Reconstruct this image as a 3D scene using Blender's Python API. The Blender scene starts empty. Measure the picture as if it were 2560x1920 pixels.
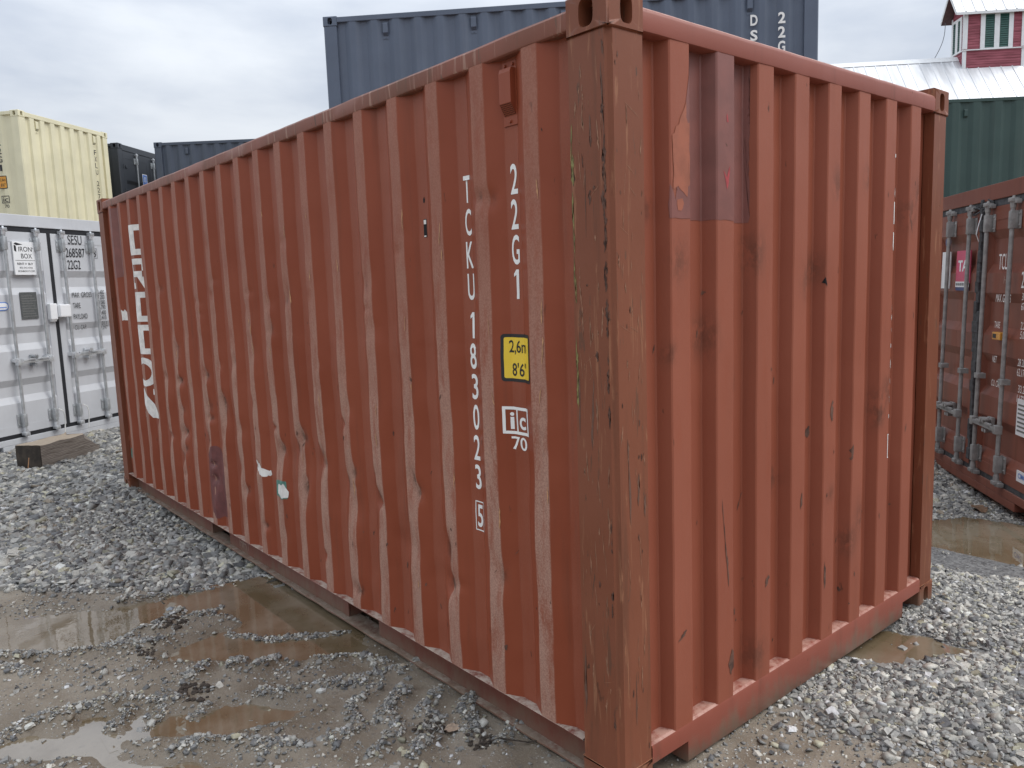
import bpy, bmesh, math, random
import numpy as np
from mathutils import Vector, Matrix, noise
R_ = math.radians
random.seed(7)
rng = np.random.default_rng(11)
S = bpy.context.scene
COL = S.collection

# ------------------------------------------------------------------ camera, world, sun, exposure
cam = bpy.data.cameras.new('camera')
cam.sensor_fit = 'HORIZONTAL'; cam.sensor_width = 36.0; cam.lens = 27.48
cam.clip_start = 0.05; cam.clip_end = 6000
co = bpy.data.objects.new('camera', cam); COL.objects.link(co)
rt = Vector((0.646777, 0.761879, -0.034930)); up = Vector((-0.074378, 0.108590, 0.991300)); bk = Vector((0.759044, -0.638552, 0.126900))
CAM = Vector((1.6173, -1.7712, 1.7377))
co.matrix_world = Matrix(((rt.x, up.x, bk.x, CAM.x), (rt.y, up.y, bk.y, CAM.y), (rt.z, up.z, bk.z, CAM.z), (0, 0, 0, 1)))
S.camera = co
S.view_settings.view_transform = 'Standard'
S.view_settings.look = 'None'
S.view_settings.exposure = 0.62
S.view_settings.gamma = 1.0
S.view_settings.use_curve_mapping = False
S.cycles.max_bounces = 8

SUN_EL, SUN_AZ = R_(50), R_(46)      # azimuth measured from +x towards +y
world = bpy.data.worlds.new('World'); S.world = world; world.use_nodes = True

def nd(nt, typ, inp=None, **props):
    n = nt.nodes.new(typ)
    for k, v in props.items(): setattr(n, k, v)
    for k, v in (inp or {}).items():
        s = n.inputs[k]
        if isinstance(v, bpy.types.NodeSocket): nt.links.new(v, s)
        else: s.default_value = v
    return n
def mixc(nt, f, a, b, blend='MIX'):
    n = nt.nodes.new('ShaderNodeMix'); n.data_type = 'RGBA'; n.blend_type = blend
    for s, v in ((n.inputs[0], f), (n.inputs[6], a), (n.inputs[7], b)):
        if isinstance(v, bpy.types.NodeSocket): nt.links.new(v, s)
        elif isinstance(v, (tuple, list)): s.default_value = (*v, 1) if len(v) == 3 else v
        else: s.default_value = v
    return n.outputs[2]
def math_(nt, op, a, b=0.5, clamp=False):
    n = nt.nodes.new('ShaderNodeMath'); n.operation = op; n.use_clamp = clamp
    for s, v in ((n.inputs[0], a), (n.inputs[1], b)):
        if isinstance(v, bpy.types.NodeSocket): nt.links.new(v, s)
        else: s.default_value = v
    return n.outputs[0]
def ramp(nt, v, a, b, lo=0.0, hi=1.0):
    n = nt.nodes.new('ShaderNodeMapRange'); n.interpolation_type = 'SMOOTHSTEP'
    nt.links.new(v, n.inputs[0])
    n.inputs[1].default_value = a; n.inputs[2].default_value = b; n.inputs[3].default_value = lo; n.inputs[4].default_value = hi
    return n.outputs[0]
def noise_(nt, vec, scale, detail=4, rough=0.55, dist=0.0):
    return nd(nt, 'ShaderNodeTexNoise', {'Vector': vec, 'Scale': scale, 'Detail': detail, 'Roughness': rough, 'Distortion': dist}).outputs[0]
def scaled(nt, vec, sx, sy, sz):
    return nd(nt, 'ShaderNodeMapping', {'Vector': vec, 'Scale': (sx, sy, sz)}).outputs[0]

nt = world.node_tree; nt.nodes.clear()
geo = nd(nt, 'ShaderNodeTexCoord').outputs['Generated']
sky = nd(nt, 'ShaderNodeTexSky', sky_type='NISHITA', sun_disc=False, sun_elevation=SUN_EL, sun_rotation=R_(90) - SUN_AZ, air_density=1.0, dust_density=2.5, ozone_density=1.0)
sv = scaled(nt, geo, 1.0, 1.0, 3.4)
c1 = noise_(nt, sv, 2.1, 6, 0.5, 0.35)
c2 = noise_(nt, sv, 5.5, 5, 0.55, 0.3)
cl = math_(nt, 'ADD', math_(nt, 'MULTIPLY', c1, 0.75), math_(nt, 'MULTIPLY', c2, 0.25))
cl = ramp(nt, cl, 0.33, 0.64)
cloud = mixc(nt, cl, (3.75, 4.15, 4.85), (5.7, 6.0, 6.4))
up_z = nd(nt, 'ShaderNodeSeparateXYZ', {0: geo}).outputs[2]
over = math_(nt, 'ADD', 0.70, math_(nt, 'MULTIPLY', math_(nt, 'MAXIMUM', up_z, 0.0), 1.40))     # overcast sky: brighter towards the zenith
cloud = mixc(nt, 1.0, cloud, nd(nt, 'ShaderNodeCombineXYZ', {0: over, 1: over, 2: over}).outputs[0], 'MULTIPLY')
mixed = mixc(nt, 0.96, sky.outputs[0], cloud)
bg = nd(nt, 'ShaderNodeBackground', {'Color': mixed, 'Strength': 0.1})
nd(nt, 'ShaderNodeOutputWorld', {'Surface': bg.outputs[0]})

sl = bpy.data.lights.new('sun', 'SUN'); sl.energy = 1.35; sl.angle = R_(40); sl.color = (1.0, 0.97, 0.93)
so = bpy.data.objects.new('sun', sl); COL.objects.link(so)
sd = Vector((math.cos(SUN_EL) * math.cos(SUN_AZ), math.cos(SUN_EL) * math.sin(SUN_AZ), math.sin(SUN_EL)))
so.rotation_euler = sd.to_track_quat('Z', 'Y').to_euler(); so.location = (0, -4, 30)

# ------------------------------------------------------------------ helpers
def tag(o, label=None, cat=None, group=None, kind=None):
    if label: o['label'] = label
    if cat: o['category'] = cat
    if group: o['group'] = group
    if kind: o['kind'] = kind
    return o
def empty(name, loc, rz=0.0):
    o = bpy.data.objects.new(name, None); COL.objects.link(o)
    o.location = loc; o.rotation_euler = (0, 0, rz); o.empty_display_size = 0.2
    return o
def obj(name, bm, mat, parent=None, smooth=None, off=None, recalc=False):
    if recalc: bmesh.ops.recalc_face_normals(bm, faces=bm.faces)
    if off is not None: bmesh.ops.translate(bm, verts=bm.verts, vec=off)
    me = bpy.data.meshes.new(name)
    bm.to_mesh(me); bm.free()
    if smooth is not None:
        me.shade_smooth(); me.set_sharp_from_angle(angle=R_(smooth))
    me.materials.append(mat)
    o = bpy.data.objects.new(name, me); COL.objects.link(o)
    if parent: o.parent = parent
    return o
def box(bm, a, b, bev=0.0):
    x0, y0, z0 = a; x1, y1, z1 = b
    r = bmesh.ops.create_cube(bm, size=1)
    vs = r['verts']
    for v in vs:
        v.co = Vector((x0 if v.co.x < 0 else x1, y0 if v.co.y < 0 else y1, z0 if v.co.z < 0 else z1))
    if bev:
        es = list({e for v in vs for e in v.link_edges})
        bmesh.ops.bevel(bm, geom=es, offset=bev, segments=2, affect='EDGES', profile=0.6)
def cyl(bm, p, q, r0, r1=None, n=12, cap=True):
    p, q = Vector(p), Vector(q); r1 = r0 if r1 is None else r1
    ax = (q - p).normalized(); u = ax.orthogonal().normalized(); w = ax.cross(u)
    A = [bm.verts.new(p + (u * math.cos(t) + w * math.sin(t)) * r0) for t in (2 * math.pi * i / n for i in range(n))]
    B = [bm.verts.new(q + (u * math.cos(t) + w * math.sin(t)) * r1) for t in (2 * math.pi * i / n for i in range(n))]
    for i in range(n): bm.faces.new((A[i], A[(i + 1) % n], B[(i + 1) % n], B[i]))
    if cap: bm.faces.new(A[::-1]); bm.faces.new(B)
def prism(bm, poly, z0, z1, cap=True):
    A = [bm.verts.new((x, y, z0)) for x, y in poly]; B = [bm.verts.new((x, y, z1)) for x, y in poly]
    n = len(poly)
    for i in range(n): bm.faces.new((A[i], A[(i + 1) % n], B[(i + 1) % n], B[i]))
    if cap: bm.faces.new(A[::-1]); bm.faces.new(B)
def fbm(x, y, z, o=3): return noise.fractal(Vector((x, y, z)), 1.0, 2.0, o)

# ------------------------------------------------------------------ materials
def new_mat(name):
    m = bpy.data.materials.new(name); m.use_nodes = True
    t = m.node_tree; b = t.nodes['Principled BSDF']
    return m, t, b
def plain(name, col, rough=0.5, metal=0.0, var=0.12, scale=8.0, bump=0.0, bscale=200.0):
    m, t, b = new_mat(name)
    oc = nd(t, 'ShaderNodeTexCoord').outputs['Object']
    n = noise_(t, oc, scale, 5)
    lo = tuple(c * (1 - var) for c in col); hi = tuple(min(1, c * (1 + var)) for c in col)
    t.links.new(mixc(t, ramp(t, n, 0.3, 0.7), lo, hi), b.inputs['Base Color'])
    b.inputs['Roughness'].default_value = rough; b.inputs['Metallic'].default_value = metal
    if bump:
        bn = nd(t, 'ShaderNodeBump', {'Height': noise_(t, oc, bscale, 3), 'Strength': bump, 'Distance': 0.002})
        t.links.new(bn.outputs[0], b.inputs['Normal'])
    return m
def paint(name, base, second, dust, rust, rough=0.42, wear=0.75, chips=0.5, streak=0.25, updust=0.5, bump=0.25, scar=None, splash=0.0):
    """painted weathered steel: 'wear' and 'rust' mesh attributes drive where the paint is scuffed or bare"""
    m, t, b = new_mat(name)
    oc = nd(t, 'ShaderNodeTexCoord').outputs['Object']
    wa = nd(t, 'ShaderNodeAttribute', attribute_name='wear').outputs['Fac']
    ra = nd(t, 'ShaderNodeAttribute', attribute_name='rust').outputs['Fac']
    big = noise_(t, oc, 1.3, 4)
    vs = noise_(t, scaled(t, oc, 14, 14, 0.9), 1.0, 5, 0.6)
    col = mixc(t, ramp(t, big, 0.35, 0.65), base, second)
    # vertical run marks
    col = mixc(t, math_(t, 'MULTIPLY', ramp(t, vs, 0.55, 0.75), streak), col, rust)
    # chafed proud faces: pale, rough and dusty
    pn = noise_(t, scaled(t, oc, 9, 9, 2.0), 2.2, 6, 0.65)
    fine = noise_(t, oc, 160, 3, 0.7)
    wf = math_(t, 'MULTIPLY', wa, ramp(t, math_(t, 'ADD', pn, math_(t, 'MULTIPLY', fine, 0.25)), 0.30, 0.72), True)
    dm = mixc(t, ramp(t, fine, 0.35, 0.65), tuple(c * 0.8 for c in dust), tuple(min(1, c * 1.15) for c in dust))
    col = mixc(t, math_(t, 'MULTIPLY', wf, wear), col, dm)
    # dust that lies on ledges
    nz = nd(t, 'ShaderNodeSeparateXYZ', {0: nd(t, 'ShaderNodeNewGeometry').outputs['True Normal']}).outputs[2]
    up_ = math_(t, 'MULTIPLY', ramp(t, nz, 0.6, 0.9), ramp(t, noise_(t, oc, 22, 5, 0.7), 0.3, 0.6))
    col = mixc(t, math_(t, 'MULTIPLY', up_, updust), col, tuple(min(1, c * 1.35) for c in dust))
    # rust from dents and chips
    rn = noise_(t, scaled(t, oc, 1, 1, 0.6), 26, 5, 0.7)
    rf = math_(t, 'MULTIPLY', ra, ramp(t, rn, 0.36, 0.56), True)
    sp = noise_(t, scaled(t, oc, 1, 1, 0.35), 34, 2, 0.6)
    sp2 = noise_(t, oc, 5, 3, 0.6)
    cf = math_(t, 'MULTIPLY', math_(t, 'MULTIPLY', ramp(t, sp, 0.70, 0.74), ramp(t, sp2, 0.5, 0.62)), chips)
    rf = math_(t, 'MAXIMUM', rf, cf)
    rc = mixc(t, ramp(t, noise_(t, oc, 70, 4), 0.35, 0.65), tuple(c * 0.5 for c in rust), rust)
    col = mixc(t, math_(t, 'MULTIPLY', rf, 0.85), col, rc)
    if scar is not None:
        # bare and primer-coloured scrapes
        s1 = noise_(t, scaled(t, oc, 24, 24, 2.2), 1.6, 6, 0.62, 0.6)
        s2 = noise_(t, scaled(t, oc, 40, 40, 5), 1.0, 4, 0.7, 0.4)
        col = mixc(t, math_(t, 'MULTIPLY', ramp(t, s1, 0.57, 0.66), 0.8), col, scar[0])
        col = mixc(t, math_(t, 'MULTIPLY', ramp(t, s2, 0.62, 0.68), 0.75), col, scar[1])
        s3 = noise_(t, scaled(t, oc, 30, 30, 4), 1.3, 5, 0.7, 0.8)
        col = mixc(t, math_(t, 'MULTIPLY', ramp(t, s3, 0.66, 0.69), 0.9), col, scar[2])
    if splash:
        # mud thrown up from the yard, in ragged tongues
        oz = nd(t, 'ShaderNodeSeparateXYZ', {0: oc}).outputs[2]
        mz = math_(t, 'ADD', oz, math_(t, 'MULTIPLY', math_(t, 'SUBTRACT', noise_(t, scaled(t, oc, 7, 7, 3), 1.6, 6, .7), .5), -.34))
        mz = ramp(t, mz, .13, -.02)
        col = mixc(t, math_(t, 'MULTIPLY', mz, splash), col, (0.185, 0.140, 0.100))
    t.links.new(col, b.inputs['Base Color']); b.inputs['Specular IOR Level'].default_value = 0.24
    rg = math_(t, 'ADD', math_(t, 'MULTIPLY', math_(t, 'MAXIMUM', wf, rf), 0.35), rough, True)
    rg = math_(t, 'ADD', rg, math_(t, 'MULTIPLY', math_(t, 'SUBTRACT', vs, 0.5), 0.2), True)
    t.links.new(rg, b.inputs['Roughness'])
    hb = math_(t, 'ADD', math_(t, 'MULTIPLY', noise_(t, oc, 240, 2), math_(t, 'ADD', math_(t, 'MULTIPLY', wf, 0.9), 0.12)), math_(t, 'MULTIPLY', rf, -0.6))
    hb = math_(t, 'ADD', hb, math_(t, 'MULTIPLY', noise_(t, oc, 9, 3), .5))
    t.links.new(nd(t, 'ShaderNodeBump', {'Height': hb, 'Strength': bump, 'Distance': 0.004}).outputs[0], b.inputs['Normal'])
    return m

M = {}
RUST = (0.075, 0.040, 0.027)
M['red'] = paint('red_paint', (0.236, 0.0545, 0.0250), (0.267, 0.067, 0.033), (0.39, 0.235, 0.18), RUST, wear=0.85)
M['red_end'] = paint('red_paint_end', (0.262, 0.073, 0.0405), (0.294, 0.087, 0.050), (0.34, 0.165, 0.12), RUST, wear=0.25, chips=0.8, streak=0.14)
M['red_rail'] = paint('red_rail_paint', (0.275, 0.084, 0.058), (0.235, 0.066, 0.043), (0.40, 0.26, 0.21), RUST, wear=0.5, chips=0.9, streak=0.3, updust=0.7, splash=0.8)
M['red_top'] = paint('red_top_rail_paint', (0.255, 0.090, 0.062), (0.19, 0.078, 0.052), (0.40, 0.26, 0.21), (0.10, 0.075, 0.05), wear=0.6, chips=1.0, streak=0.85, updust=0.6, scar=((0.36, 0.21, 0.16), (0.13, 0.09, 0.065), (0.09, 0.06, 0.045)))
M['red_web'] = paint('red_web_paint', (0.195, 0.064, 0.045), (0.155, 0.054, 0.040), (0.30, 0.255, 0.215), RUST, wear=0.4, streak=0.35, updust=0.95, splash=0.7)
M['post'] = paint('scraped_post_paint', (0.183, 0.060, 0.031), (0.214, 0.074, 0.041), (0.33, 0.18, 0.105), (0.095, 0.046, 0.028), rough=0.48, wear=0.35, chips=0.9, streak=0.6, bump=0.35, splash=0.6,
                  scar=((0.290, 0.130, 0.072), (0.120, 0.060, 0.038), (0.085, 0.050, 0.034)))
M['red_dark'] = paint('old_red_paint', (0.245, 0.086, 0.056), (0.205, 0.073, 0.049), (0.24, 0.16, 0.13), RUST, wear=0.3, streak=0.35, updust=0.5)
M['white'] = plain('white_lettering', (0.80, 0.80, 0.78), 0.5, var=0.05)
M['old_white'] = plain('worn_white_paint', (0.74, 0.71, 0.67), 0.6, var=0.14, scale=20)
M['black'] = plain('black_print', (0.015, 0.015, 0.017), 0.5)
M['hole'] = plain('painted_interior_shade', (0.006, 0.006, 0.007), 0.9)  # near-black colour stands in for the shade inside holes and openings
M['yellow_tag'] = plain('yellow_sticker', (0.80, 0.56, 0.045), 0.4, var=0.03)
M['scuff'] = plain('dark_scuff', (0.105, 0.050, 0.034), 0.8, var=0.5, scale=30)
M['ochre'] = plain('ochre_scrape', (0.46, 0.24, 0.12), 0.7, var=0.25, scale=40)
M['post_scrape'] = plain('post_scrape', (0.275, 0.135, 0.080), 0.7, var=0.25, scale=40)
M['fleck'] = plain('old_green_yellow_paint', (0.19, 0.17, 0.06), 0.7, var=0.4, scale=40)
M['post_grime'] = plain('post_grime', (0.135, 0.066, 0.044), 0.7, var=0.2, scale=30)
M['orange'] = plain('orange_primer', (0.305, 0.090, 0.046), 0.6, var=0.12, scale=18)
M['purple'] = plain('purple_touch_up_paint', (0.196, 0.067, 0.053), 0.5, var=0.10, scale=10)
M['purple2'] = plain('dark_purple_touch_up_paint', (0.150, 0.046, 0.042), 0.55, var=0.2, scale=14)
M['scarlet'] = plain('scarlet_undercoat', (0.36, 0.04, 0.045), 0.55, var=0.2, scale=40)
M['teal'] = plain('teal_sticker_rest', (0.09, 0.21, 0.17), 0.6, var=0.3, scale=40)
M['chalk'] = plain('chalk_scratch', (0.42, 0.34, 0.29), 0.9)
M['rubber'] = plain('black_rubber_gasket', (0.017, 0.018, 0.022), 0.55)
M['old_rubber'] = plain('perished_rubber_gasket', (0.060, 0.062, 0.066), 0.7, var=0.4, scale=30)
M['galv'] = plain('galvanised_steel', (0.48, 0.50, 0.51), 0.38, metal=0.55, var=0.15, scale=14)
M['bright'] = plain('bright_zinc', (0.66, 0.68, 0.70), 0.3, metal=0.6, var=0.1, scale=20)
M['dull'] = plain('dull_galvanised_steel', (0.30, 0.295, 0.285), 0.6, metal=0.2, var=0.2, scale=16)
M['grey'] = plain('light_grey_paint', (0.52, 0.535, 0.56), 0.42, var=0.03, scale=3)
M['cream'] = plain('cream_paint', (0.69, 0.64, 0.43), 0.5, var=0.03, scale=3)
M['slate'] = plain('slate_blue_paint', (0.130, 0.160, 0.215), 0.45, var=0.05, scale=2.5, bump=0.05)
M['slate2'] = plain('dark_slate_paint', (0.088, 0.108, 0.135), 0.5, var=0.06, scale=2.5)
M['charcoal'] = plain('charcoal_paint', (0.036, 0.041, 0.050), 0.5, var=0.06, scale=2.5)
M['green'] = plain('dark_green_paint', (0.055, 0.095, 0.085), 0.45, var=0.08, scale=2.5)
M['blue_tag'] = plain('blue_sticker', (0.13, 0.25, 0.62), 0.4)
M['navy'] = plain('navy_print', (0.03, 0.05, 0.17), 0.4)
M['sign_white'] = plain('white_sign', (0.82, 0.83, 0.84), 0.35, var=0.02)
M['sign_red'] = plain('crimson_sign', (0.62, 0.08, 0.16), 0.4, var=0.05)
M['orange_tag'] = plain('amber_plastic', (0.65, 0.30, 0.04), 0.4)
M['plate'] = plain('grey_data_plate', (0.095, 0.10, 0.10), 0.5, var=0.25, scale=60)
M['plate_line'] = plain('plate_engraving', (0.15, 0.155, 0.15), 0.5)
M['barn_red'] = plain('barn_red_paint', (0.30, 0.070, 0.095), 0.6, var=0.3, scale=0.9)
M['barn_white'] = plain('barn_white_trim', (0.74, 0.75, 0.76), 0.5, var=0.04)
M['shutter'] = plain('shutter_green', (0.022, 0.085, 0.070), 0.5, var=0.15, scale=6)
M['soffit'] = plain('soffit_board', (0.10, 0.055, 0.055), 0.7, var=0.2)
M['wire'] = plain('weathered_cable', (0.12, 0.12, 0.13), 0.6)
M['cord'] = plain('white_seal_cord', (0.70, 0.70, 0.68), 0.6)

def box_paint(name, col, streak, rough=.45):
    m, t, b = new_mat(name)
    oc = nd(t, 'ShaderNodeTexCoord').outputs['Object']
    n = noise_(t, oc, 1.7, 4); v1 = noise_(t, scaled(t, oc, 11, 11, .45), 1.0, 5, .6); v2 = noise_(t, scaled(t, oc, 30, 30, 2.5), 1.0, 4, .7)
    c = mixc(t, ramp(t, n, .3, .7), tuple(k * .93 for k in col), tuple(min(1, k * 1.06) for k in col))
    c = mixc(t, ramp(t, v1, .52, .76, 0, .5), c, streak); c = mixc(t, ramp(t, v2, .66, .74, 0, .35), c, tuple(k * .6 for k in streak))
    t.links.new(c, b.inputs['Base Color']); b.inputs['Specular IOR Level'].default_value = .35
    t.links.new(math_(t, 'ADD', rough, math_(t, 'MULTIPLY', math_(t, 'SUBTRACT', v1, .5), .3)), b.inputs['Roughness'])
    t.links.new(nd(t, 'ShaderNodeBump', {'Height': noise_(t, oc, 3.5, 3), 'Strength': .12, 'Distance': .02}).outputs[0], b.inputs['Normal'])
    return m
M['cream'] = box_paint('cream_paint', (.69, .645, .455), (.61, .56, .40))
M['slate'] = box_paint('slate_blue_paint', (.105, .130, .178), (.145, .165, .205))
M['slate2'] = box_paint('dark_slate_paint', (.074, .088, .118), (.105, .118, .145))
M['green'] = box_paint('dark_green_paint', (.042, .074, .067), (.075, .10, .09))
M['grey'] = box_paint('light_grey_paint', (.56, .575, .60), (.50, .51, .53))
def barn_boards():
    m, t, b = new_mat('barn_boards')
    oc = nd(t, 'ShaderNodeTexCoord').outputs['Object']
    n = noise_(t, scaled(t, oc, .9, .9, 9.5), 1.0, 3, .6); n2 = noise_(t, scaled(t, oc, 2, 2, 40), 1.0, 4, .6)
    c = mixc(t, ramp(t, n, .35, .65), (.215, .045, .062), (.36, .095, .125)); c = mixc(t, ramp(t, n2, .55, .75, 0, .5), c, (.17, .04, .052))
    t.links.new(c, b.inputs['Base Color']); b.inputs['Roughness'].default_value = .65
    return m
M['barn_red'] = barn_boards()
def metal_roof():
    m, t, b = new_mat('galvanised_roofing')
    oc = nd(t, 'ShaderNodeTexCoord').outputs['Object']
    n = noise_(t, scaled(t, oc, 3.0, 0.35, 0.35), 1.2, 5)
    n2 = noise_(t, oc, 0.7, 3)
    c = mixc(t, ramp(t, n, 0.35, 0.65), (0.50, 0.51, 0.53), (0.70, 0.71, 0.73))
    c = mixc(t, math_(t, 'MULTIPLY', ramp(t, n2, 0.5, 0.7), 0.35), c, (0.44, 0.46, 0.49))
    t.links.new(c, b.inputs['Base Color']); b.inputs['Metallic'].default_value = 0.25; b.inputs['Roughness'].default_value = 0.4
    return m
M['roof'] = metal_roof()
def wood():
    m, t, b = new_mat('weathered_timber')
    oc = nd(t, 'ShaderNodeTexCoord').outputs['Object']
    w = nd(t, 'ShaderNodeTexWave', {'Vector': scaled(t, oc, 1.5, 9, 9), 'Scale': 2.4, 'Distortion': 7.0, 'Detail': 4, 'Detail Scale': 1.6}, wave_type='RINGS', rings_direction='X').outputs[1]
    n = noise_(t, scaled(t, oc, 4, 60, 60), 1.0, 5)
    c = mixc(t, w, (0.185, 0.155, 0.130), (0.300, 0.265, 0.230))
    c = mixc(t, ramp(t, n, 0.45, 0.7, 0, 0.6), c, (0.085, 0.065, 0.050))
    nz = nd(t, 'ShaderNodeSeparateXYZ', {0: nd(t, 'ShaderNodeNewGeometry').outputs['True Normal']}).outputs[2]
    c = mixc(t, math_(t, 'MULTIPLY', ramp(t, nz, 0.5, 0.9), 0.75), c, mixc(t, n, (0.23, 0.175, 0.12), (0.48, 0.39, 0.29)))
    t.links.new(c, b.inputs['Base Color']); b.inputs['Roughness'].default_value = 0.8
    t.links.new(nd(t, 'ShaderNodeBump', {'Height': math_(t, 'ADD', w, n), 'Strength': 0.5, 'Distance': 0.004}).outputs[0], b.inputs['Normal'])
    return m
M['wood'] = wood()
M['wood_end'] = plain('dark_end_grain', (0.040, 0.030, 0.022), 0.8, var=0.45, scale=12, bump=0.4, bscale=60)

# ------------------------------------------------------------------ ground
def ss(a, b, x):
    t = np.clip((x - a) / (b - a), 0, 1); return t * t * (3 - 2 * t)
def base_h(x, y):
    return .1 * ss(-4.5, -8, x) - .22 * ss(2.3, 4.8, y) * ss(-2.5, -.8, x) - .045 * ss(-1.0, -.15, y) * ss(-2.5, -3.1, x) * ss(-6.2, -5.7, x) * ss(1.0, .3, y)
def vnoise(x, y, f, seed):
    """smooth value noise on arrays, -1..1"""
    r = np.random.default_rng(seed); T = r.random((256, 256)) * 2 - 1
    X = x * f + 57.3; Y = y * f + 91.7
    i = np.floor(X).astype(int); j = np.floor(Y).astype(int); u = X - i; v = Y - j
    u = u * u * (3 - 2 * u); v = v * v * (3 - 2 * v)
    g = lambda a, b: T[a % 256, b % 256]
    return (g(i, j) * (1 - u) + g(i + 1, j) * u) * (1 - v) + (g(i, j + 1) * (1 - u) + g(i + 1, j + 1) * u) * v
def fnoise(x, y, f, seed, o=4):
    s = 0; a = 1; t = 0
    for k in range(o):
        s = s + a * vnoise(x, y, f * 2 ** k, seed + k); t += a; a *= .5
    return s / t
def sdf_poly(x, y, P):
    """signed distance, negative inside"""
    P = np.array(P, float); d = np.full(x.shape, 1e9); ins = np.zeros(x.shape, bool)
    n = len(P)
    for i in range(n):
        a = P[i]; b = P[(i + 1) % n]; e = b - a; L2 = max(e @ e, 1e-9)
        t = np.clip(((x - a[0]) * e[0] + (y - a[1]) * e[1]) / L2, 0, 1)
        d = np.minimum(d, np.hypot(x - a[0] - t * e[0], y - a[1] - t * e[1]))
        c = ((a[1] > y) != (b[1] > y)) & (x < (b[0] - a[0]) * (y - a[1]) / ((b[1] - a[1]) if b[1] != a[1] else 1e-9) + a[0])
        ins ^= c
    return np.where(ins, -d, d)
def dist_line(x, y, P):
    d = np.full(x.shape, 1e9)
    for a, b in zip(P[:-1], P[1:]):
        a = np.array(a, float); e = np.array(b, float) - a; L2 = max(e @ e, 1e-9)
        t = np.clip(((x - a[0]) * e[0] + (y - a[1]) * e[1]) / L2, 0, 1)
        d = np.minimum(d, np.hypot(x - a[0] - t * e[0], y - a[1] - t * e[1]))
    return d
PUD = [
 ([(-3.9, -2.3), (-3.46, -1.43), (-3.43, -1.3), (-3.34, -1.16), (-3.1, -0.82), (-3.07, -0.72), (-2.84, -0.52), (-2.78, -0.64), (-2.73, -0.78), (-2.64, -0.87), (-2.62, -0.95), (-2.76, -1.16), (-2.89, -1.37), (-3.2, -2.2)], 0.0),
 ([(-3.03, -0.47), (-2.98, -0.23), (-2.93, -0.03), (-2.67, 0.07), (-2.12, 0.12), (-1.85, 0.12), (-1.59, -0.07), (-1.78, -0.28), (-1.98, -0.51), (-2.24, -0.76), (-2.34, -0.68), (-2.35, -0.52), (-2.35, -0.36), (-2.58, -0.37), (-2.75, -0.51)], 0.0),
 ([(-1.85, -1.06), (-1.73, -0.88), (-1.54, -0.61), (-1.36, -0.48), (-1.31, -0.55), (-1.35, -0.66), (-1.39, -0.78), (-1.54, -1.0), (-1.65, -1.11)], 0.0),
 ([(-1.95, -1.19), (-1.88, -1.08), (-1.85, -1.06), (-1.42, -1.17), (-1.44, -1.21), (-1.64, -1.28), (-1.72, -1.42), (-1.86, -1.55), (-2.0, -1.7), (-2.06, -1.47), (-1.87, -1.3), (-1.85, -1.24)], 0.0),
 ([(-1.56, -1.14), (-1.43, -1.07), (-1.31, -0.97), (-1.17, -0.87), (-1.05, -0.84), (-1.1, -1.2), (-1.38, -1.25)], 0.0),
 ([(-0.80, 4.1), (-0.57, 4.54), (-0.22, 4.61), (-0.07, 4.44), (0.25, 4.0), (0.25, 3.48), (0.0, 3.1), (-0.27, 3.09), (-0.5, 3.4)], -0.145),
 ([(-0.12, 1.74), (-0.05, 2.0), (0.19, 2.05), (0.45, 2.1), (0.39, 1.94), (0.27, 1.75), (0.11, 1.57), (-0.05, 1.50), (-0.12, 1.6)], 0.0),
 ([(0.70, 1.22), (0.85, 1.45), (1.1, 1.25), (0.80, 1.05)], 0.0),
]
GRAV = [[(-12, -4), (-12, 2), (-5.69, 0.2), (-4.45, 0.2), (-2.95, 0.2), (-2.97, -0.07), (-3.15, -0.33), (-3.38, -0.58), (-3.55, -0.83), (-3.99, -1.23), (-5, -2.6)],
        [(-2.5, 2.3), (-2.5, 9), (4, 9), (4, 1.6), (0.85, 1.42), (0.72, 1.30), (0.39, 1.11), (0.23, 1.10), (0.07, 1.14), (-0.02, 1.48), (-0.1, 2.1), (-0.4, 2.2)]]
RIDGE = [[(-1.52, -0.52), (-1.46, -0.39), (-1.39, -0.24), (-1.32, -0.03), (-1.33, 0.07)], [(-1.25, -0.2), (-1.17, -0.36), (-1.03, -0.4), (-1.03, -0.52)],
 [(-1.16, -0.1), (-1.06, -0.28), (-0.93, -0.28), (-0.84, -0.44)], [(-1.05, 0.02), (-0.96, -0.15), (-0.85, -0.14), (-0.74, -0.33)], [(-0.89, 0.07), (-0.87, -0.02), (-0.72, -0.05), (-0.71, -0.12)],
 [(-1.71, -0.27), (-1.62, -0.11), (-1.41, -0.03)], [(-0.62, 0.08), (-0.57, -0.07)], [(-2.83, -0.52), (-2.62, -0.71)], [(-2.72, -0.34), (-2.65, -0.48)], [(-2.68, -0.76), (-2.61, -0.87)],
 [(-1.9, -0.37), (-1.82, -0.49)], [(-1.97, -0.51), (-1.9, -0.59)], [(-2.02, -0.66), (-1.93, -0.77)], [(-1.76, -0.94), (-1.68, -0.99)], [(-1.86, -1.04), (-1.77, -1.14)], [(-1.65, -0.78), (-1.61, -0.84)],
 [(-1.98, -1.49), (-2.03, -1.33), (-1.98, -1.18), (-1.94, -1.04), (-1.77, -0.86)], [(-1.58, -0.58), (-1.47, -0.43), (-1.35, -0.21)], [(-2.84, -1.38), (-2.65, -1.18), (-2.54, -0.93), (-2.41, -0.75)],
 [(-2.52, -1.28), (-2.68, -1.4)], [(-3.17, -0.73), (-3.1, -0.5), (-2.99, -0.17)], [(-2.29, -0.43), (-2.07, -0.29), (-1.9, 0.02)], [(-1.4, -0.98), (-1.3, -0.81), (-1.06, -0.62)]]
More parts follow.
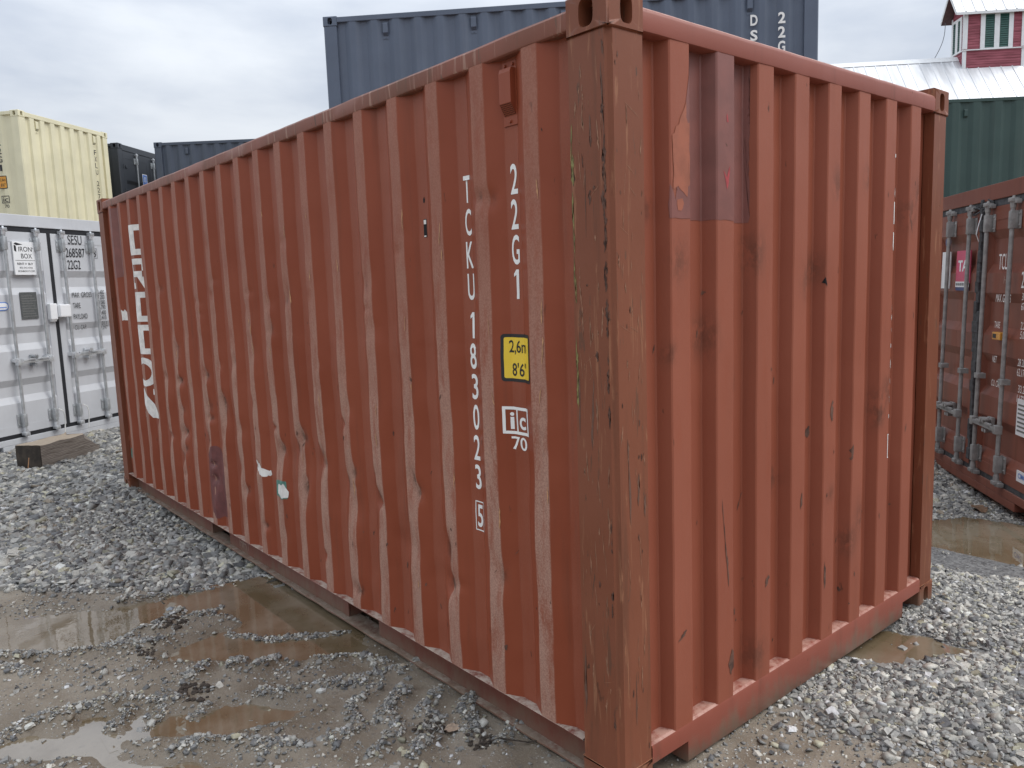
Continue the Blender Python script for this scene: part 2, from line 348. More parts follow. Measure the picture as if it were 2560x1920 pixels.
def fields(x, y):
    """gravel cover 0..1, puddle signed distance, ridge weight"""
    wob = fnoise(x, y, 2.2, 5) * .10 + fnoise(x, y, 9, 9) * .05
    gr = np.zeros(x.shape)
    for P in GRAV: gr = np.maximum(gr, ss(.26, -.20, sdf_poly(x, y, P) + wob * 1.8))
    pw = fnoise(x, y, 5, 21) * .05 + fnoise(x, y, 18, 31) * .025
    pd = np.full(x.shape, 9.0)
    for P, lv in PUD: pd = np.minimum(pd, sdf_poly(x, y, P) + pw)
    rd = np.full(x.shape, 9.0)
    for P in RIDGE: rd = np.minimum(rd, dist_line(x, y, P))
    rw = ss(.055, .012, rd + fnoise(x, y, 14, 41) * .03)
    return gr, pd, rw
WATER = -0.012
def ground_h(x, y, F=None):
    gr, pd, rw = F if F is not None else fields(x, y)
    z = base_h(x, y)
    near = ss(14, 7, np.hypot(x, y))
    z = z + near * (fnoise(x, y, 1.1, 51) * .012 + fnoise(x, y, 7, 61) * .010 + fnoise(x, y, 34, 71, 3) * .005)
    dip = ss(.10, -.10, pd)
    z = base_h(x, y) * dip + z * (1 - dip) + dip * near * fnoise(x, y, 7, 61) * .003 - dip * .030 + rw * .024 + gr * .006
    z = z + near * (1 - gr) * (1 - dip) * np.abs(fnoise(x, y, 16, 81, 3)) * .012
    return z
def axis(lo, hi, step, far, n):
    mid = np.arange(lo, hi + 1e-6, step)
    g = np.geomspace(step * 2, far, n)
    return np.concatenate([lo - np.cumsum(g)[::-1] * far / np.cumsum(g)[-1], mid, hi + np.cumsum(g) * far / np.cumsum(g)[-1]])
ax = axis(-9.6, 2.2, .026, 3000, 36); ay = axis(-3.6, 6.6, .026, 3000, 36)
GX, GY = np.meshgrid(ax, ay, indexing='ij')
F = fields(GX, GY)
GZ = ground_h(GX, GY, F)
nx, ny = GX.shape
me = bpy.data.meshes.new('ground')
me.vertices.add(nx * ny); me.vertices.foreach_set('co', np.stack([GX, GY, GZ], -1).reshape(-1).astype(np.float32))
idx = np.arange(nx * ny).reshape(nx, ny)
q = np.stack([idx[:-1, :-1], idx[1:, :-1], idx[1:, 1:], idx[:-1, 1:]], -1).reshape(-1)
nf = len(q) // 4
me.loops.add(len(q)); me.loops.foreach_set('vertex_index', q.astype(np.int32))
me.polygons.add(nf); me.polygons.foreach_set('loop_start', np.arange(0, len(q), 4, dtype=np.int32))
me.update(calc_edges=True); me.shade_smooth()
at = me.attributes.new('gravel_cover', 'FLOAT', 'POINT'); at.data.foreach_set('value', F[0].reshape(-1).astype(np.float32))
at = me.attributes.new('wet', 'FLOAT', 'POINT'); at.data.foreach_set('value', ss(.30, 0.0, F[1]).reshape(-1).astype(np.float32))
def ground_mat():
    m, t, b = new_mat('muddy_gravel_ground')
    oc = nd(t, 'ShaderNodeTexCoord').outputs['Object']
    gc = nd(t, 'ShaderNodeAttribute', attribute_name='gravel_cover').outputs['Fac']
    wt = nd(t, 'ShaderNodeAttribute', attribute_name='wet').outputs['Fac']
    n1 = noise_(t, oc, 3.5, 6, 0.6); n2 = noise_(t, oc, 28, 5, 0.65); n3 = noise_(t, oc, 120, 4, 0.7)
    mud = mixc(t, ramp(t, n1, 0.35, 0.65), (0.162, 0.128, 0.091), (0.245, 0.208, 0.162))
    mud = mixc(t, ramp(t, n2, 0.50, 0.72, 0, 0.6), mud, (0.105, 0.085, 0.068))
    mud = mixc(t, ramp(t, n3, 0.58, 0.72, 0, 0.8), mud, (0.36, 0.345, 0.31))
    mud = mixc(t, math_(t, 'MULTIPLY', wt, 0.45), mud, (0.095, 0.068, 0.038))
    ch = nd(t, 'ShaderNodeTexVoronoi', {'Vector': oc, 'Scale': 105, 'Randomness': 1.0})
    cr_ = nd(t, 'ShaderNodeSeparateColor', {0: ch.outputs['Color']})
    cm = math_(t, 'MULTIPLY', ramp(t, cr_.outputs[0], 0.72, 0.78), ramp(t, noise_(t, oc, 4.5, 4, 0.65), 0.40, 0.62))
    cm = math_(t, 'MULTIPLY', cm, ramp(t, ch.outputs['Distance'], 0.42, 0.30))
    mud = mixc(t, math_(t, 'MULTIPLY', cm, 0.85), mud, mixc(t, cr_.outputs[1], (0.14, 0.142, 0.14), (0.44, 0.43, 0.41)))
    vo = nd(t, 'ShaderNodeTexVoronoi', {'Vector': oc, 'Scale': 62, 'Randomness': 1.0})
    vcol = nd(t, 'ShaderNodeSeparateColor', {0: vo.outputs['Color']}).outputs[0]
    grv = mixc(t, vcol, (0.075, 0.075, 0.078), (0.30, 0.30, 0.295))
    far = mixc(t, gc, mud, mixc(t, 1.0, grv, (0.80, 0.80, 0.79), 'MULTIPLY'))
    t.links.new(far, b.inputs['Base Color'])
    rg = math_(t, 'SUBTRACT', 0.72, math_(t, 'MULTIPLY', wt, 0.34))
    rg = math_(t, 'ADD', rg, math_(t, 'MULTIPLY', math_(t, 'SUBTRACT', n2, 0.5), 0.5), True)
    t.links.new(rg, b.inputs['Roughness'])
    hh = math_(t, 'ADD', math_(t, 'ADD', math_(t, 'MULTIPLY', n2, 0.6), math_(t, 'MULTIPLY', n3, 0.35)), math_(t, 'MULTIPLY', cm, 0.4))
    hh = math_(t, 'ADD', hh, math_(t, 'MULTIPLY', math_(t, 'MULTIPLY', vo.outputs['Distance'], gc), -0.8))
    t.links.new(nd(t, 'ShaderNodeBump', {'Height': hh, 'Strength': 0.7, 'Distance': 0.012}).outputs[0], b.inputs['Normal'])
    return m
me.materials.append(ground_mat())
g = bpy.data.objects.new('ground', me); COL.objects.link(g); tag(g, 'muddy grey gravel yard with tyre marks and puddles', kind='structure')

def water_mat():
    m, t, b = new_mat('muddy_water')
    oc = nd(t, 'ShaderNodeTexCoord').outputs['Object']
    n = noise_(t, oc, 3.0, 5, 0.6); n2 = noise_(t, oc, 26, 4, 0.6)
    c = mixc(t, ramp(t, n, 0.35, 0.65), (0.135, 0.098, 0.055), (0.200, 0.162, 0.112))
    c = mixc(t, ramp(t, n2, 0.55, 0.75, 0, 0.4), c, (0.095, 0.070, 0.042))
    t.links.new(c, b.inputs['Base Color']); b.inputs['Roughness'].default_value = 0.008; b.inputs['IOR'].default_value = 2.35
    t.links.new(nd(t, 'ShaderNodeBump', {'Height': noise_(t, oc, 18, 2), 'Strength': 0.02, 'Distance': 0.01}).outputs[0], b.inputs['Normal'])
    return m
M['water'] = water_mat(); pud_k = 0
for P, lv in PUD:
    Pn = np.array(P); lo, hi = Pn.min(0) - .1, Pn.max(0) + .1; st = .03
    wx = np.arange(lo[0], hi[0] + st, st); wy = np.arange(lo[1], hi[1] + st, st)
    WX, WY = np.meshgrid(wx, wy, indexing='ij'); ins_ = sdf_poly(WX + st / 2, WY + st / 2, P) < .075
    pud_k += 1; bm = bmesh.new(); cache = {}
    def wv(a, b):
        if (a, b) not in cache: cache[(a, b)] = bm.verts.new((wx[a], wy[b], lv + WATER - .0007 * pud_k))
        return cache[(a, b)]
    for a, b in zip(*np.nonzero(ins_[:-1, :-1])): bm.faces.new((wv(a, b), wv(a + 1, b), wv(a + 1, b + 1), wv(a, b + 1)))
    tag(obj('puddle', bm, M['water']), 'shallow puddle of brown muddy water on the yard', kind='structure')

# ------------------------------------------------------------------ gravel stones
def in_view(x, y, z=0.0, mx=1.12, my=1.15):
    X = np.stack([x - CAM.x, y - CAM.y, np.full(x.shape, z - CAM.z)], -1)
    a = X @ np.array(rt); b_ = X @ np.array(up); d = -(X @ np.array(bk))
    return (d > .3) & (np.abs(a / np.maximum(d, .01)) < .655 * mx) & (np.abs(b_ / np.maximum(d, .01)) < .491 * my), d
def scatter(n, lo, hi):
    return rng.uniform(lo[0], hi[0], n), rng.uniform(lo[1], hi[1], n)
stones = []     # x, y, size, palette
def put(x, y, size, pal): stones.append((x, y, size, pal))
def under_box(x, y): return (x > -6.0) & (x < -.05) & (y > .16) & (y < 2.4)
x, y = scatter(1900000, (-9.6, -3.6), (2.2, 6.6))
v, d = in_view(x, y)
keep = v & ~under_box(x, y)
x, y, d = x[keep], y[keep], d[keep]
gr, pd, rw = fields(x, y)
pr = rng.random(len(x))
dens = np.clip(1.15 / (0.35 + 0.22 * d), .2, 1.0)
# crushed stone beds
patch = ss(-.5, .2, fnoise(x, y, 1.6, 201))
right = x > -.8
kp = np.where(right, .92, .44 + .12 * patch)
a = (pr < gr * kp * dens) & (pd > -.03)
put(x[a], y[a], np.clip(rng.lognormal(-3.90, .50, a.sum()), .007, .055) * (.72 + .40 * patch[a]) * np.where(right[a], .55, .94) * np.clip(.8 + .05 * d[a], 1.0, 1.35), 0)
# stones caught on tyre ridges
b_ = (rng.random(len(x)) < rw * 1.0) & (gr < .6)
put(x[b_], y[b_], np.clip(rng.lognormal(-5.15, .55, b_.sum()), .003, .026), 1)
# loose chips in the mud
mudp = ss(-.15, .45, fnoise(x, y, 2.4, 211)) * .14 + .030
c_ = (rng.random(len(x)) < mudp * (1 - gr)) & (pd > .0)
put(x[c_], y[c_], np.clip(rng.lognormal(-5.0, .55, c_.sum()), .0035, .03), 1)
e_ = (rng.random(len(x)) < .004) & (pd <= .0)
put(x[e_], y[e_], np.clip(rng.lognormal(-4.4, .4, e_.sum()), .008, .03), 1)
X = np.concatenate([s[0] for s in stones]); Y = np.concatenate([s[1] for s in stones]); SZ = np.concatenate([s[2] for s in stones])
PL = np.concatenate([np.full(len(s[0]), s[3]) for s in stones])
ns = len(X)
Zg = ground_h(X, Y)
cube = np.array([(-1, -1, -1), (1, -1, -1), (1, 1, -1), (-1, 1, -1), (-1, -1, 1), (1, -1, 1), (1, 1, 1), (-1, 1, 1)], float) * .5
V = np.repeat(cube[None], ns, 0) * (1 + rng.uniform(-.34, .34, (ns, 8, 3)))
V[:, 4:, :2] *= rng.uniform(.55, .95, (ns, 1, 1))
V *= np.stack([np.ones(ns), rng.uniform(.5, .95, ns), rng.uniform(.20, .55, ns)], -1)[:, None, :]
V *= SZ[:, None, None] * 1.25
tx = rng.normal(0, .38, ns); ty = rng.normal(0, .38, ns); tz = rng.uniform(0, 6.283, ns)
def rotm(a, ax_):
    c, s = np.cos(a), np.sin(a); o = np.zeros(len(a)); i = np.ones(len(a))
    if ax_ == 0: m_ = [[i, o, o], [o, c, -s], [o, s, c]]
    elif ax_ == 1: m_ = [[c, o, s], [o, i, o], [-s, o, c]]
    else: m_ = [[c, -s, o], [s, c, o], [o, o, i]]
    return np.moveaxis(np.array(m_), -1, 0)
RM = rotm(tz, 2) @ rotm(tx, 0) @ rotm(ty, 1)
V = np.einsum('nij,nkj->nki', RM, V)
V += np.stack([X, Y, Zg + SZ * rng.uniform(.0, .28, ns)], -1)[:, None, :]
me = bpy.data.meshes.new('gravel')
me.vertices.add(ns * 8); me.vertices.foreach_set('co', V.reshape(-1).astype(np.float32))
fq = np.array([(0, 3, 2, 1), (4, 5, 6, 7), (0, 1, 5, 4), (1, 2, 6, 5), (2, 3, 7, 6), (3, 0, 4, 7)])
q = (fq[None] + (np.arange(ns) * 8)[:, None, None]).reshape(-1)
me.loops.add(len(q)); me.loops.foreach_set('vertex_index', q.astype(np.int32))
me.polygons.add(len(q) // 4); me.polygons.foreach_set('loop_start', np.arange(0, len(q), 4, dtype=np.int32))
me.update(calc_edges=True); me.shade_flat()
me.attributes['sharp_face'].data.foreach_set('value', np.repeat(rng.random(ns) < .5, 6))
pal = np.array([(.130, .133, .137), (.172, .174, .175), (.218, .218, .213), (.27, .268, .255), (.34, .335, .315), (.44, .43, .40), (.27, .262, .205), (.085, .088, .095), (.20, .17, .135)])
wts = np.array([.18, .20, .18, .14, .10, .06, .045, .08, .015]); wts /= wts.sum()
ci = rng.choice(len(pal), ns, p=wts)
C = np.minimum(pal[ci] * rng.uniform(.92, 1.85, (ns, 1)) * np.array([1.03, 1.0, .945]), .62)
C = np.repeat(np.concatenate([C, np.ones((ns, 1))], 1), 8, 0)
at = me.color_attributes.new('stone', 'FLOAT_COLOR', 'POINT'); at.data.foreach_set('color', C.reshape(-1).astype(np.float32))
def stone_mat():
    m, t, b = new_mat('crushed_slate')
    oc = nd(t, 'ShaderNodeTexCoord').outputs['Object']
    ca = nd(t, 'ShaderNodeAttribute', attribute_name='stone').outputs['Color']
    n = noise_(t, oc, 90, 4, 0.7)
    t.links.new(mixc(t, ramp(t, n, 0.35, 0.7, 0, 0.55), ca, mixc(t, 1.0, ca, (0.55, 0.53, 0.50), 'MULTIPLY')), b.inputs['Base Color'])
    b.inputs['Roughness'].default_value = 0.55
    t.links.new(nd(t, 'ShaderNodeBump', {'Height': noise_(t, oc, 180, 3), 'Strength': 0.5, 'Distance': 0.003}).outputs[0], b.inputs['Normal'])
    return m
M['stone'] = stone_mat(); me.materials.append(M['stone'])
g = bpy.data.objects.new('gravel', me); COL.objects.link(g); tag(g, 'crushed grey slate gravel scattered over the yard', kind='stuff')
import sys; sys.stderr.write('stones %d\n' % ns)
def gz(x, y): return float(ground_h(np.array([x]), np.array([y]))[0])

# ------------------------------------------------------------------ lettering
def text_bm(s, w, h, bold=0.0, shear=0.0):
    """flat text in the (x, z) plane, scaled to the box w by h, centred on 0"""
    cu = bpy.data.curves.new('lettering', 'FONT'); cu.body = s; cu.offset = bold; cu.resolution_u = 4; cu.shear = shear
    cu.fill_mode = 'FRONT'
    o = bpy.data.objects.new('lettering', cu); COL.objects.link(o)
    dg = bpy.context.evaluated_depsgraph_get()
    me = bpy.data.meshes.new_from_object(o.evaluated_get(dg))
    bpy.data.objects.remove(o); bpy.data.curves.remove(cu)
    bm = bmesh.new(); bm.from_mesh(me); bpy.data.meshes.remove(me)
    bmesh.ops.remove_doubles(bm, verts=bm.verts, dist=1e-5)
    xs = [v.co.x for v in bm.verts]; ys = [v.co.y for v in bm.verts]
    x0, x1, y0, y1 = min(xs), max(xs), min(ys), max(ys)
    kx = w / (x1 - x0) if w else h / (y1 - y0)
    for v in bm.verts:
        v.co = Vector(((v.co.x - (x0 + x1) / 2) * kx, 0, (v.co.y - (y0 + y1) / 2) * h / (y1 - y0)))
    return bm
def one_bm(w, h):
    bm = bmesh.new(); st = w * .52
    for pts in ([(w / 2 - st, -h / 2), (w / 2, -h / 2), (w / 2, h / 2), (w / 2 - st, h / 2)], [(w / 2 - st, h / 2), (-w / 2, h * .36), (-w / 2, h * .25), (w / 2 - st, h * .33)]):
        f = bm.faces.new([bm.verts.new((a, 0, c)) for a, c in pts])
    bmesh.ops.triangulate(bm, faces=bm.faces); return bm
def merge(bm, src, off=(0, 0, 0)):
    me = bpy.data.meshes.new('tmp'); bmesh.ops.translate(src, verts=src.verts, vec=off); src.to_mesh(me); src.free()
    bm.from_mesh(me); bpy.data.meshes.remove(me)
def poly_bm(pts):
    bm = bmesh.new(); f = bm.faces.new([bm.verts.new((a, 0, c)) for a, c in pts])
    bmesh.ops.triangulate(bm, faces=[f]); return bm
def rect(x0, z0, x1, z1): return [(x0, z0), (x1, z0), (x1, z1), (x0, z1)]
def ring(x0, z0, x1, z1, t):
    bm = bmesh.new()
    for r in (rect(x0, z0, x1, z0 + t), rect(x0, z1 - t, x1, z1), rect(x0, z0 + t, x0 + t, z1 - t), rect(x1 - t, z0 + t, x1, z1 - t)): merge(bm, poly_bm(r))
    return bm

# ------------------------------------------------------------------ container pieces
def interp(prof, s):
    if s <= prof[0][0]: return prof[0][1]
    for (a, da), (b, db) in zip(prof[:-1], prof[1:]):
        if s <= b: return da + (db - da) * (s - a) / (b - a) if b > a else db
    return prof[-1][1]
def make_prof(s0, s1, first, pitch, outer, slope, depth, cham=0.003, fine=False):
    """profile of a corrugated sheet: d = 0 on the proud flats, d = depth in the hollows"""
    pts = [(s0, depth)]; k = 0; s = first
    while s + outer + slope < s1:
        for a, da in ((s - slope - cham, depth), (s - slope + cham, depth * .93), (s - cham, depth * .07), (s + cham, 0), (s + outer - cham, 0), (s + outer + cham, depth * .07), (s + outer + slope - cham, depth * .93), (s + outer + slope + cham, depth)):
            if a > pts[-1][0] + 1e-5 and a < s1: pts.append((a, da))
        s += pitch
    pts.append((s1, depth))
    if fine:
        out = [pts[0]]
        for (a, da), (b, db) in zip(pts[:-1], pts[1:]):
            if b - a > .03:
                for k in (1, 2): out.append((a + (b - a) * k / 3, da + (db - da) * k / 3))
            out.append((b, db))
        pts = out
    return pts
def sheet(prof, z0, z1, nz, f, wearf=None, rustf=None):
    """grid sheet over the profile; f(s, z, d) gives the point"""
    bm = bmesh.new()
    lw = bm.verts.layers.float.new('wear'); lr = bm.verts.layers.float.new('rust')
    zs = [z0 + (z1 - z0) * i / nz for i in range(nz + 1)]
    G = []
    for s, d in prof:
        colm = []
        for z in zs:
            v = bm.verts.new(f(s, z, d)); v[lw] = wearf(s, z, d) if wearf else 0; v[lr] = rustf(s, z, d) if rustf else 0
            colm.append(v)
        G.append(colm)
    for i in range(len(G) - 1):
        for j in range(nz): bm.faces.new((G[i][j], G[i + 1][j], G[i + 1][j + 1], G[i][j + 1]))
    # folds stay crisp, the dented faces between them stay smooth
    for i in range(1, len(G) - 1):
        (a, da), (b, db), (c, dc) = prof[i - 1], prof[i], prof[i + 1]
        if abs((db - da) / (b - a) - (dc - db) / (c - b)) > .08:
            for j in range(nz):
                e = bm.edges.get((G[i][j], G[i][j + 1]))
                if e: e.smooth = False
    for f in bm.faces: f.smooth = nz > 2
    return bm
CX, CY, CZ = .178, .162, .118
def hole_face(bm, o, u, v, hu, hv, a, b, n, depth):
    """rectangular face (centre o, half sizes hu hv along u v) with a rounded slot of half sizes a, b sunk by depth along -n"""
    o, u, v, n = Vector(o), Vector(u), Vector(v), Vector(n)
    ang = sorted([2 * math.pi * i / 24 for i in range(24)] + [math.atan2(sv_ * hv, su * hu) % (2 * math.pi) for su in (1, -1) for sv_ in (1, -1)])
    O, I, D = [], [], []
    for t in ang:
        c, s = math.cos(t), math.sin(t)
        k = min(hu / abs(c) if abs(c) > 1e-6 else 1e9, hv / abs(s) if abs(s) > 1e-6 else 1e9)
        O.append(bm.verts.new(o + u * c * k + v * s * k))
        ca = math.copysign(abs(c) ** .6, c) * a; sa = math.copysign(abs(s) ** .6, s) * b
        I.append(bm.verts.new(o + u * ca + v * sa)); D.append(bm.verts.new(o + u * ca * 1.0 + v * sa * 1.0 - n * depth))
    m_ = len(ang)
    for i in range(m_):
        j = (i + 1) % m_
        bm.faces.new((O[i], O[j], I[j], I[i])); bm.faces.new((I[i], I[j], D[j], D[i]))
    bm.faces.new(D).material_index = 1  # slot bottom coloured black in place of the cavity's shade
def casting_bm(sx, sy, top, L, W, H, holes=True):
    """corner casting: sx, sy = which corner, in the frame of the container's base centre"""
    bm = bmesh.new()
    x1 = sx * L / 2; x0 = x1 - sx * CX; y1 = sy * W / 2; y0 = y1 - sy * CY
    z0, z1 = (H - CZ, H) if top else (0, CZ)
    if not holes:
        box(bm, (min(x0, x1), min(y0, y1), z0), (max(x0, x1), max(y0, y1), z1), .006)
        return bm
    c = .006; xm, ym, zm = (x0 + x1) / 2, (y0 + y1) / 2, (z0 + z1) / 2
    hx, hy, hz = CX / 2 - c, CY / 2 - c, CZ / 2 - c
    hole_face(bm, (xm, y1, zm), (1, 0, 0), (0, 0, 1), hx, hz, .030, .041, (0, sy, 0), .075)
    hole_face(bm, (x1, ym, zm), (0, 1, 0), (0, 0, 1), hy, hz, .027, .041, (sx, 0, 0), .075)
    hole_face(bm, (xm, ym, z1 if top else z0), (1, 0, 0), (0, 1, 0), hx, hy, .055, .032, (0, 0, 1 if top else -1), .03)
    def q_(*p): bm.faces.new([bm.verts.new(a) for a in p])
    zt = z1 if top else z0; zo = z0 if top else z1; sz = 1 if top else -1
    q_((x0, y0, z0), (x0, y1 - sy * c, z0), (x0, y1 - sy * c, z1), (x0, y0, z1)); q_((x0, y0, z0), (x1 - sx * c, y0, z0), (x1 - sx * c, y0, z1), (x0, y0, z1))
    q_((x0, y0, zo), (x1, y0, zo), (x1, y1, zo), (x0, y1, zo))
    for s1_, s2_ in ((1, 1),):
        # chamfers between the three outer faces and towards the inner ones
        q_((x1 - sx * c, y1, zm - hz), (x1, y1 - sy * c, zm - hz), (x1, y1 - sy * c, zm + hz), (x1 - sx * c, y1, zm + hz))
        q_((xm - hx, y1, zt - sz * c), (xm + hx, y1, zt - sz * c), (xm + hx, y1 - sy * c, zt), (xm - hx, y1 - sy * c, zt))
        q_((x1, ym - hy, zt - sz * c), (x1, ym + hy, zt - sz * c), (x1 - sx * c, ym + hy, zt), (x1 - sx * c, ym - hy, zt))
        q_((xm - hx, y1, zo + sz * c), (xm + hx, y1, zo + sz * c), (xm + hx, y1 - sy * c, zo), (xm - hx, y1 - sy * c, zo))
        q_((x1, ym - hy, zo + sz * c), (x1, ym + hy, zo + sz * c), (x1 - sx * c, ym + hy, zo), (x1 - sx * c, ym - hy, zo))
        q_((x0 + sx * c, y1, zm - hz), (x0, y1 - sy * c, zm - hz), (x0, y1 - sy * c, zm + hz), (x0 + sx * c, y1, zm + hz))
        q_((x1, y0 + sy * c, zm - hz), (x1 - sx * c, y0, zm - hz), (x1 - sx * c, y0, zm + hz), (x1, y0 + sy * c, zm + hz))
        bm.faces.new([bm.verts.new(p) for p in ((x1 - sx * c, y1, zt - sz * c), (x1, y1 - sy * c, zt - sz * c), (x1 - sx * c, y1 - sy * c, zt))])
    bmesh.ops.remove_doubles(bm, verts=bm.verts, dist=1e-5)
    bmesh.ops.recalc_face_normals(bm, faces=bm.faces)
    return bm
def post_bm(sx, sy, L, W, H, wx=.170, wy=.155, ins=.003):
    P = [(wx, ins), (.020, ins), (.016, .011), (.009, .017), (ins, .022), (ins, wy), (.05, wy), (.05, .05), (wx, .05)]
    poly = [(sx * (L / 2 - a), sy * (W / 2 - b)) for a, b in P]
    bm = bmesh.new(); prism(bm, poly, CZ, H - CZ, False)
    bmesh.ops.recalc_face_normals(bm, faces=bm.faces)
    return bm
def vent(parent, at, axu, axn, mat, name='vent', k=1.0):
    """small hooded ventilator on a side; axu = direction along the wall, axn = outward normal"""
    u, n = Vector(axu), Vector(axn); o = Vector(at)
    def P(a, b, c): return o + u * a * k + n * b * k + Vector((0, 0, c * k))
    def bx(bm, a0, b0, c0, a1, b1, c1, top=1.0):
        vs = [bm.verts.new(P(a, b, c)) for c in (c0, c1) for b in (b0, b1) for a in (a0, a1)]
        for f in ((0, 1, 3, 2), (4, 5, 7, 6), (0, 1, 5, 4), (2, 3, 7, 6), (0, 2, 6, 4), (1, 3, 7, 5)): bm.faces.new([vs[i] for i in f])
    bm = bmesh.new(); bx(bm, -.036, 0, -.105, .036, .004, .105)
    v = obj(name, bm, mat, parent, recalc=True)
    bm = bmesh.new()
    pts = [(.022, .080), (.027, .066), (.027, -.035), (.004, -.072), (.004, .080)]
    for sgn in (-1, 1): bm.faces.new([bm.verts.new(P(sgn * .030, b, c)) for b, c in pts])
    for i in range(5):
        (b0, c0), (b1, c1) = pts[i], pts[(i + 1) % 5]
        if i == 2: continue
        bm.faces.new([bm.verts.new(P(a, b, c)) for a, b, c in ((-.030, b0, c0), (.030, b0, c0), (.030, b1, c1), (-.030, b1, c1))])
    bmesh.ops.remove_doubles(bm, verts=bm.verts, dist=1e-5)
    obj('hood', bm, mat, v, recalc=True)
    bm = bmesh.new()
    bm.faces.new([bm.verts.new(P(a, b, c)) for a, b, c in ((-.030, .0265, -.035), (.030, .0265, -.035), (.030, .004, -.0715), (-.030, .004, -.0715))])
    obj('grille_opening', bm, M['hole'], v)
    bm = bmesh.new()
    for i in range(9):
        a = -.028 + .056 * i / 8
        bm.faces.new([bm.verts.new(P(aa, b, c)) for aa, b, c in ((a - .0013, .0280, -.0355), (a + .0013, .0280, -.0355), (a + .0013, .0055, -.0725), (a - .0013, .0055, -.0725))])
    for i in range(8):
        tt = i / 7; b0 = .0280 + (.0055 - .0280) * tt; c0 = -.0355 + (-.0725 + .0355) * tt
        bm.faces.new([bm.verts.new(P(a, b, c)) for a, b, c in ((-.030, b0, c0 + .0012), (.030, b0, c0 + .0012), (.030, b0 - .001, c0 - .0012), (-.030, b0 - .001, c0 - .0012))])
    o_ = obj('grille', bm, mat, v); o_['kind'] = 'stuff'
    for a, c in ((-.020, .093), (.020, .093), (0, -.092)):
        bm = bmesh.new(); cyl(bm, P(a, .004, c), P(a, .010, c), .006 * k, .005 * k, 8); obj('bolt', bm, mat, v, recalc=True)
    return v

# ------------------------------------------------------------------ the red container in front
L, W, H = 6.058, 2.438, 2.591
main = empty('shipping_container', (-L / 2, W / 2, 0))
tag(main, 'large rusty red container in the foreground, dented side and corner towards us', 'shipping container', 'shipping containers in the yard')
OFF = Vector((L / 2, -W / 2, 0))          # from near-corner coordinates to the root's frame
PITCH, OUT0, OUTW, SLOPE, DEP, Y0 = .2795, -.391, .076, .065, .036, .004
first = OUT0 - PITCH * 19
SP = make_prof(-5.893, -.165, first, PITCH, OUTW, SLOPE, DEP, .0022, True)
rd = random.Random(5)
DENTS = []
for i in range(115):
    k = rd.choice(range(1, 17)); s = OUT0 - PITCH * k + OUTW * rd.choice((.1, .5, .9, .95))
    z = rd.choice((rd.gauss(.72, .16), rd.gauss(.95, .3), rd.gauss(1.75, .12), rd.uniform(.3, 2.0)))
    if z < .25 or (k < 3 and z > .7 and z < 2.2): continue
    DENTS.append((s, z, rd.uniform(.006, .024) * (1 if z < 1.15 else .45), rd.uniform(.016, .038), rd.uniform(.018, .065)))
DENTS += [(-.98, .66, .026, .05, .07), (-.97, .52, .016, .045, .05), (-1.27, .70, .018, .04, .05), (-.655, 2.045, .016, .02, .03), (-.59, 2.04, .014, .02, .035), (-1.53, .78, .02, .05, .05), (-1.82, .80, .022, .05, .06), (-2.05, .86, .02, .05, .04), (-1.74, .26, .022, .04, .035), (-2.37, .9, .018, .05, .05)]
BROAD = [(-3.3 + 2.3 * i / 13 + rd.uniform(-.08, .08), .98 - .38 * i / 13 + rd.uniform(-.07, .07), rd.uniform(.006, .016), rd.uniform(.05, .11), rd.uniform(.05, .12)) for i in range(14)] + [(rd.uniform(-4.6, -1.0), rd.uniform(.35, 1.5), rd.uniform(.004, .010), rd.uniform(.06, .14), rd.uniform(.06, .2)) for i in range(16)]
def dent_at(s, z):
    d = 0.0
    for a, b, A, rs, rz in BROAD:
        if abs(s - a) < rs * 2.4 and abs(z - b) < rz * 2.4: d += A * math.exp(-((s - a) / rs) ** 2 - ((z - b) / rz) ** 2)
    for a, b, A, rs, rz in DENTS:
        if abs(s - a) < rs * 2.6 and abs(z - b) < rz * 2.6: d += A * math.exp(-((s - a) / rs) ** 2 - ((z - b) / rz) ** 2)
    return min(d, .03)
def side_y(s, z, d):
    e = min(1.0, max(0.0, (z - .18) / .12)) * min(1.0, max(0.0, (2.48 - z) / .15))
    w = .0045 * fbm(s * 2.3, z * 1.7, 3.1) + .003 * fbm(s * 9, z * 5, 8.8)
    low = 1.0 if z < 1.5 else .4
    return Y0 + d + e * (dent_at(s, z) * (1.0 if d < .02 else .55) + w * (.35 + low))
def side_s(s, z):
    e = min(1.0, max(0.0, (z - .18) / .12)) * min(1.0, max(0.0, (2.48 - z) / .15))
    return s + e * (.0035 * fbm(s * 3.1, z * 3.0, 17) + .35 * dent_at(s, z) * math.sin(s * 37 + z * 9)) * (1.0 if z < 1.7 else .5)
def side_pt(s, z, d): return Vector((side_s(s, z), side_y(s, z, d), z))
def side_wear(s, z, d):
    if d > .0012: return .10 if d > .0355 else .0
    k = (OUT0 - s) / PITCH
    return (.42 + .58 * min(1, max(0, (2.0 - z) / .9))) * (1.0 if k < 16 else .8)
def side_rust(s, z, d):
    t = 0.0
    for a, b, A, rs, rz in DENTS:
        if A > .009 and abs(s - a) < rs * 1.6 and abs(z - b) < rz * 1.6: t += A / .016 * math.exp(-((s - a - rs * .45) / rs * 1.9) ** 2 - ((z - b) / rz * 1.7) ** 2)
    return min(.95, t)
bm = sheet(SP, .168, 2.502, 170, side_pt, side_wear, side_rust)
obj('side_panel', bm, M['red'], main, off=OFF)
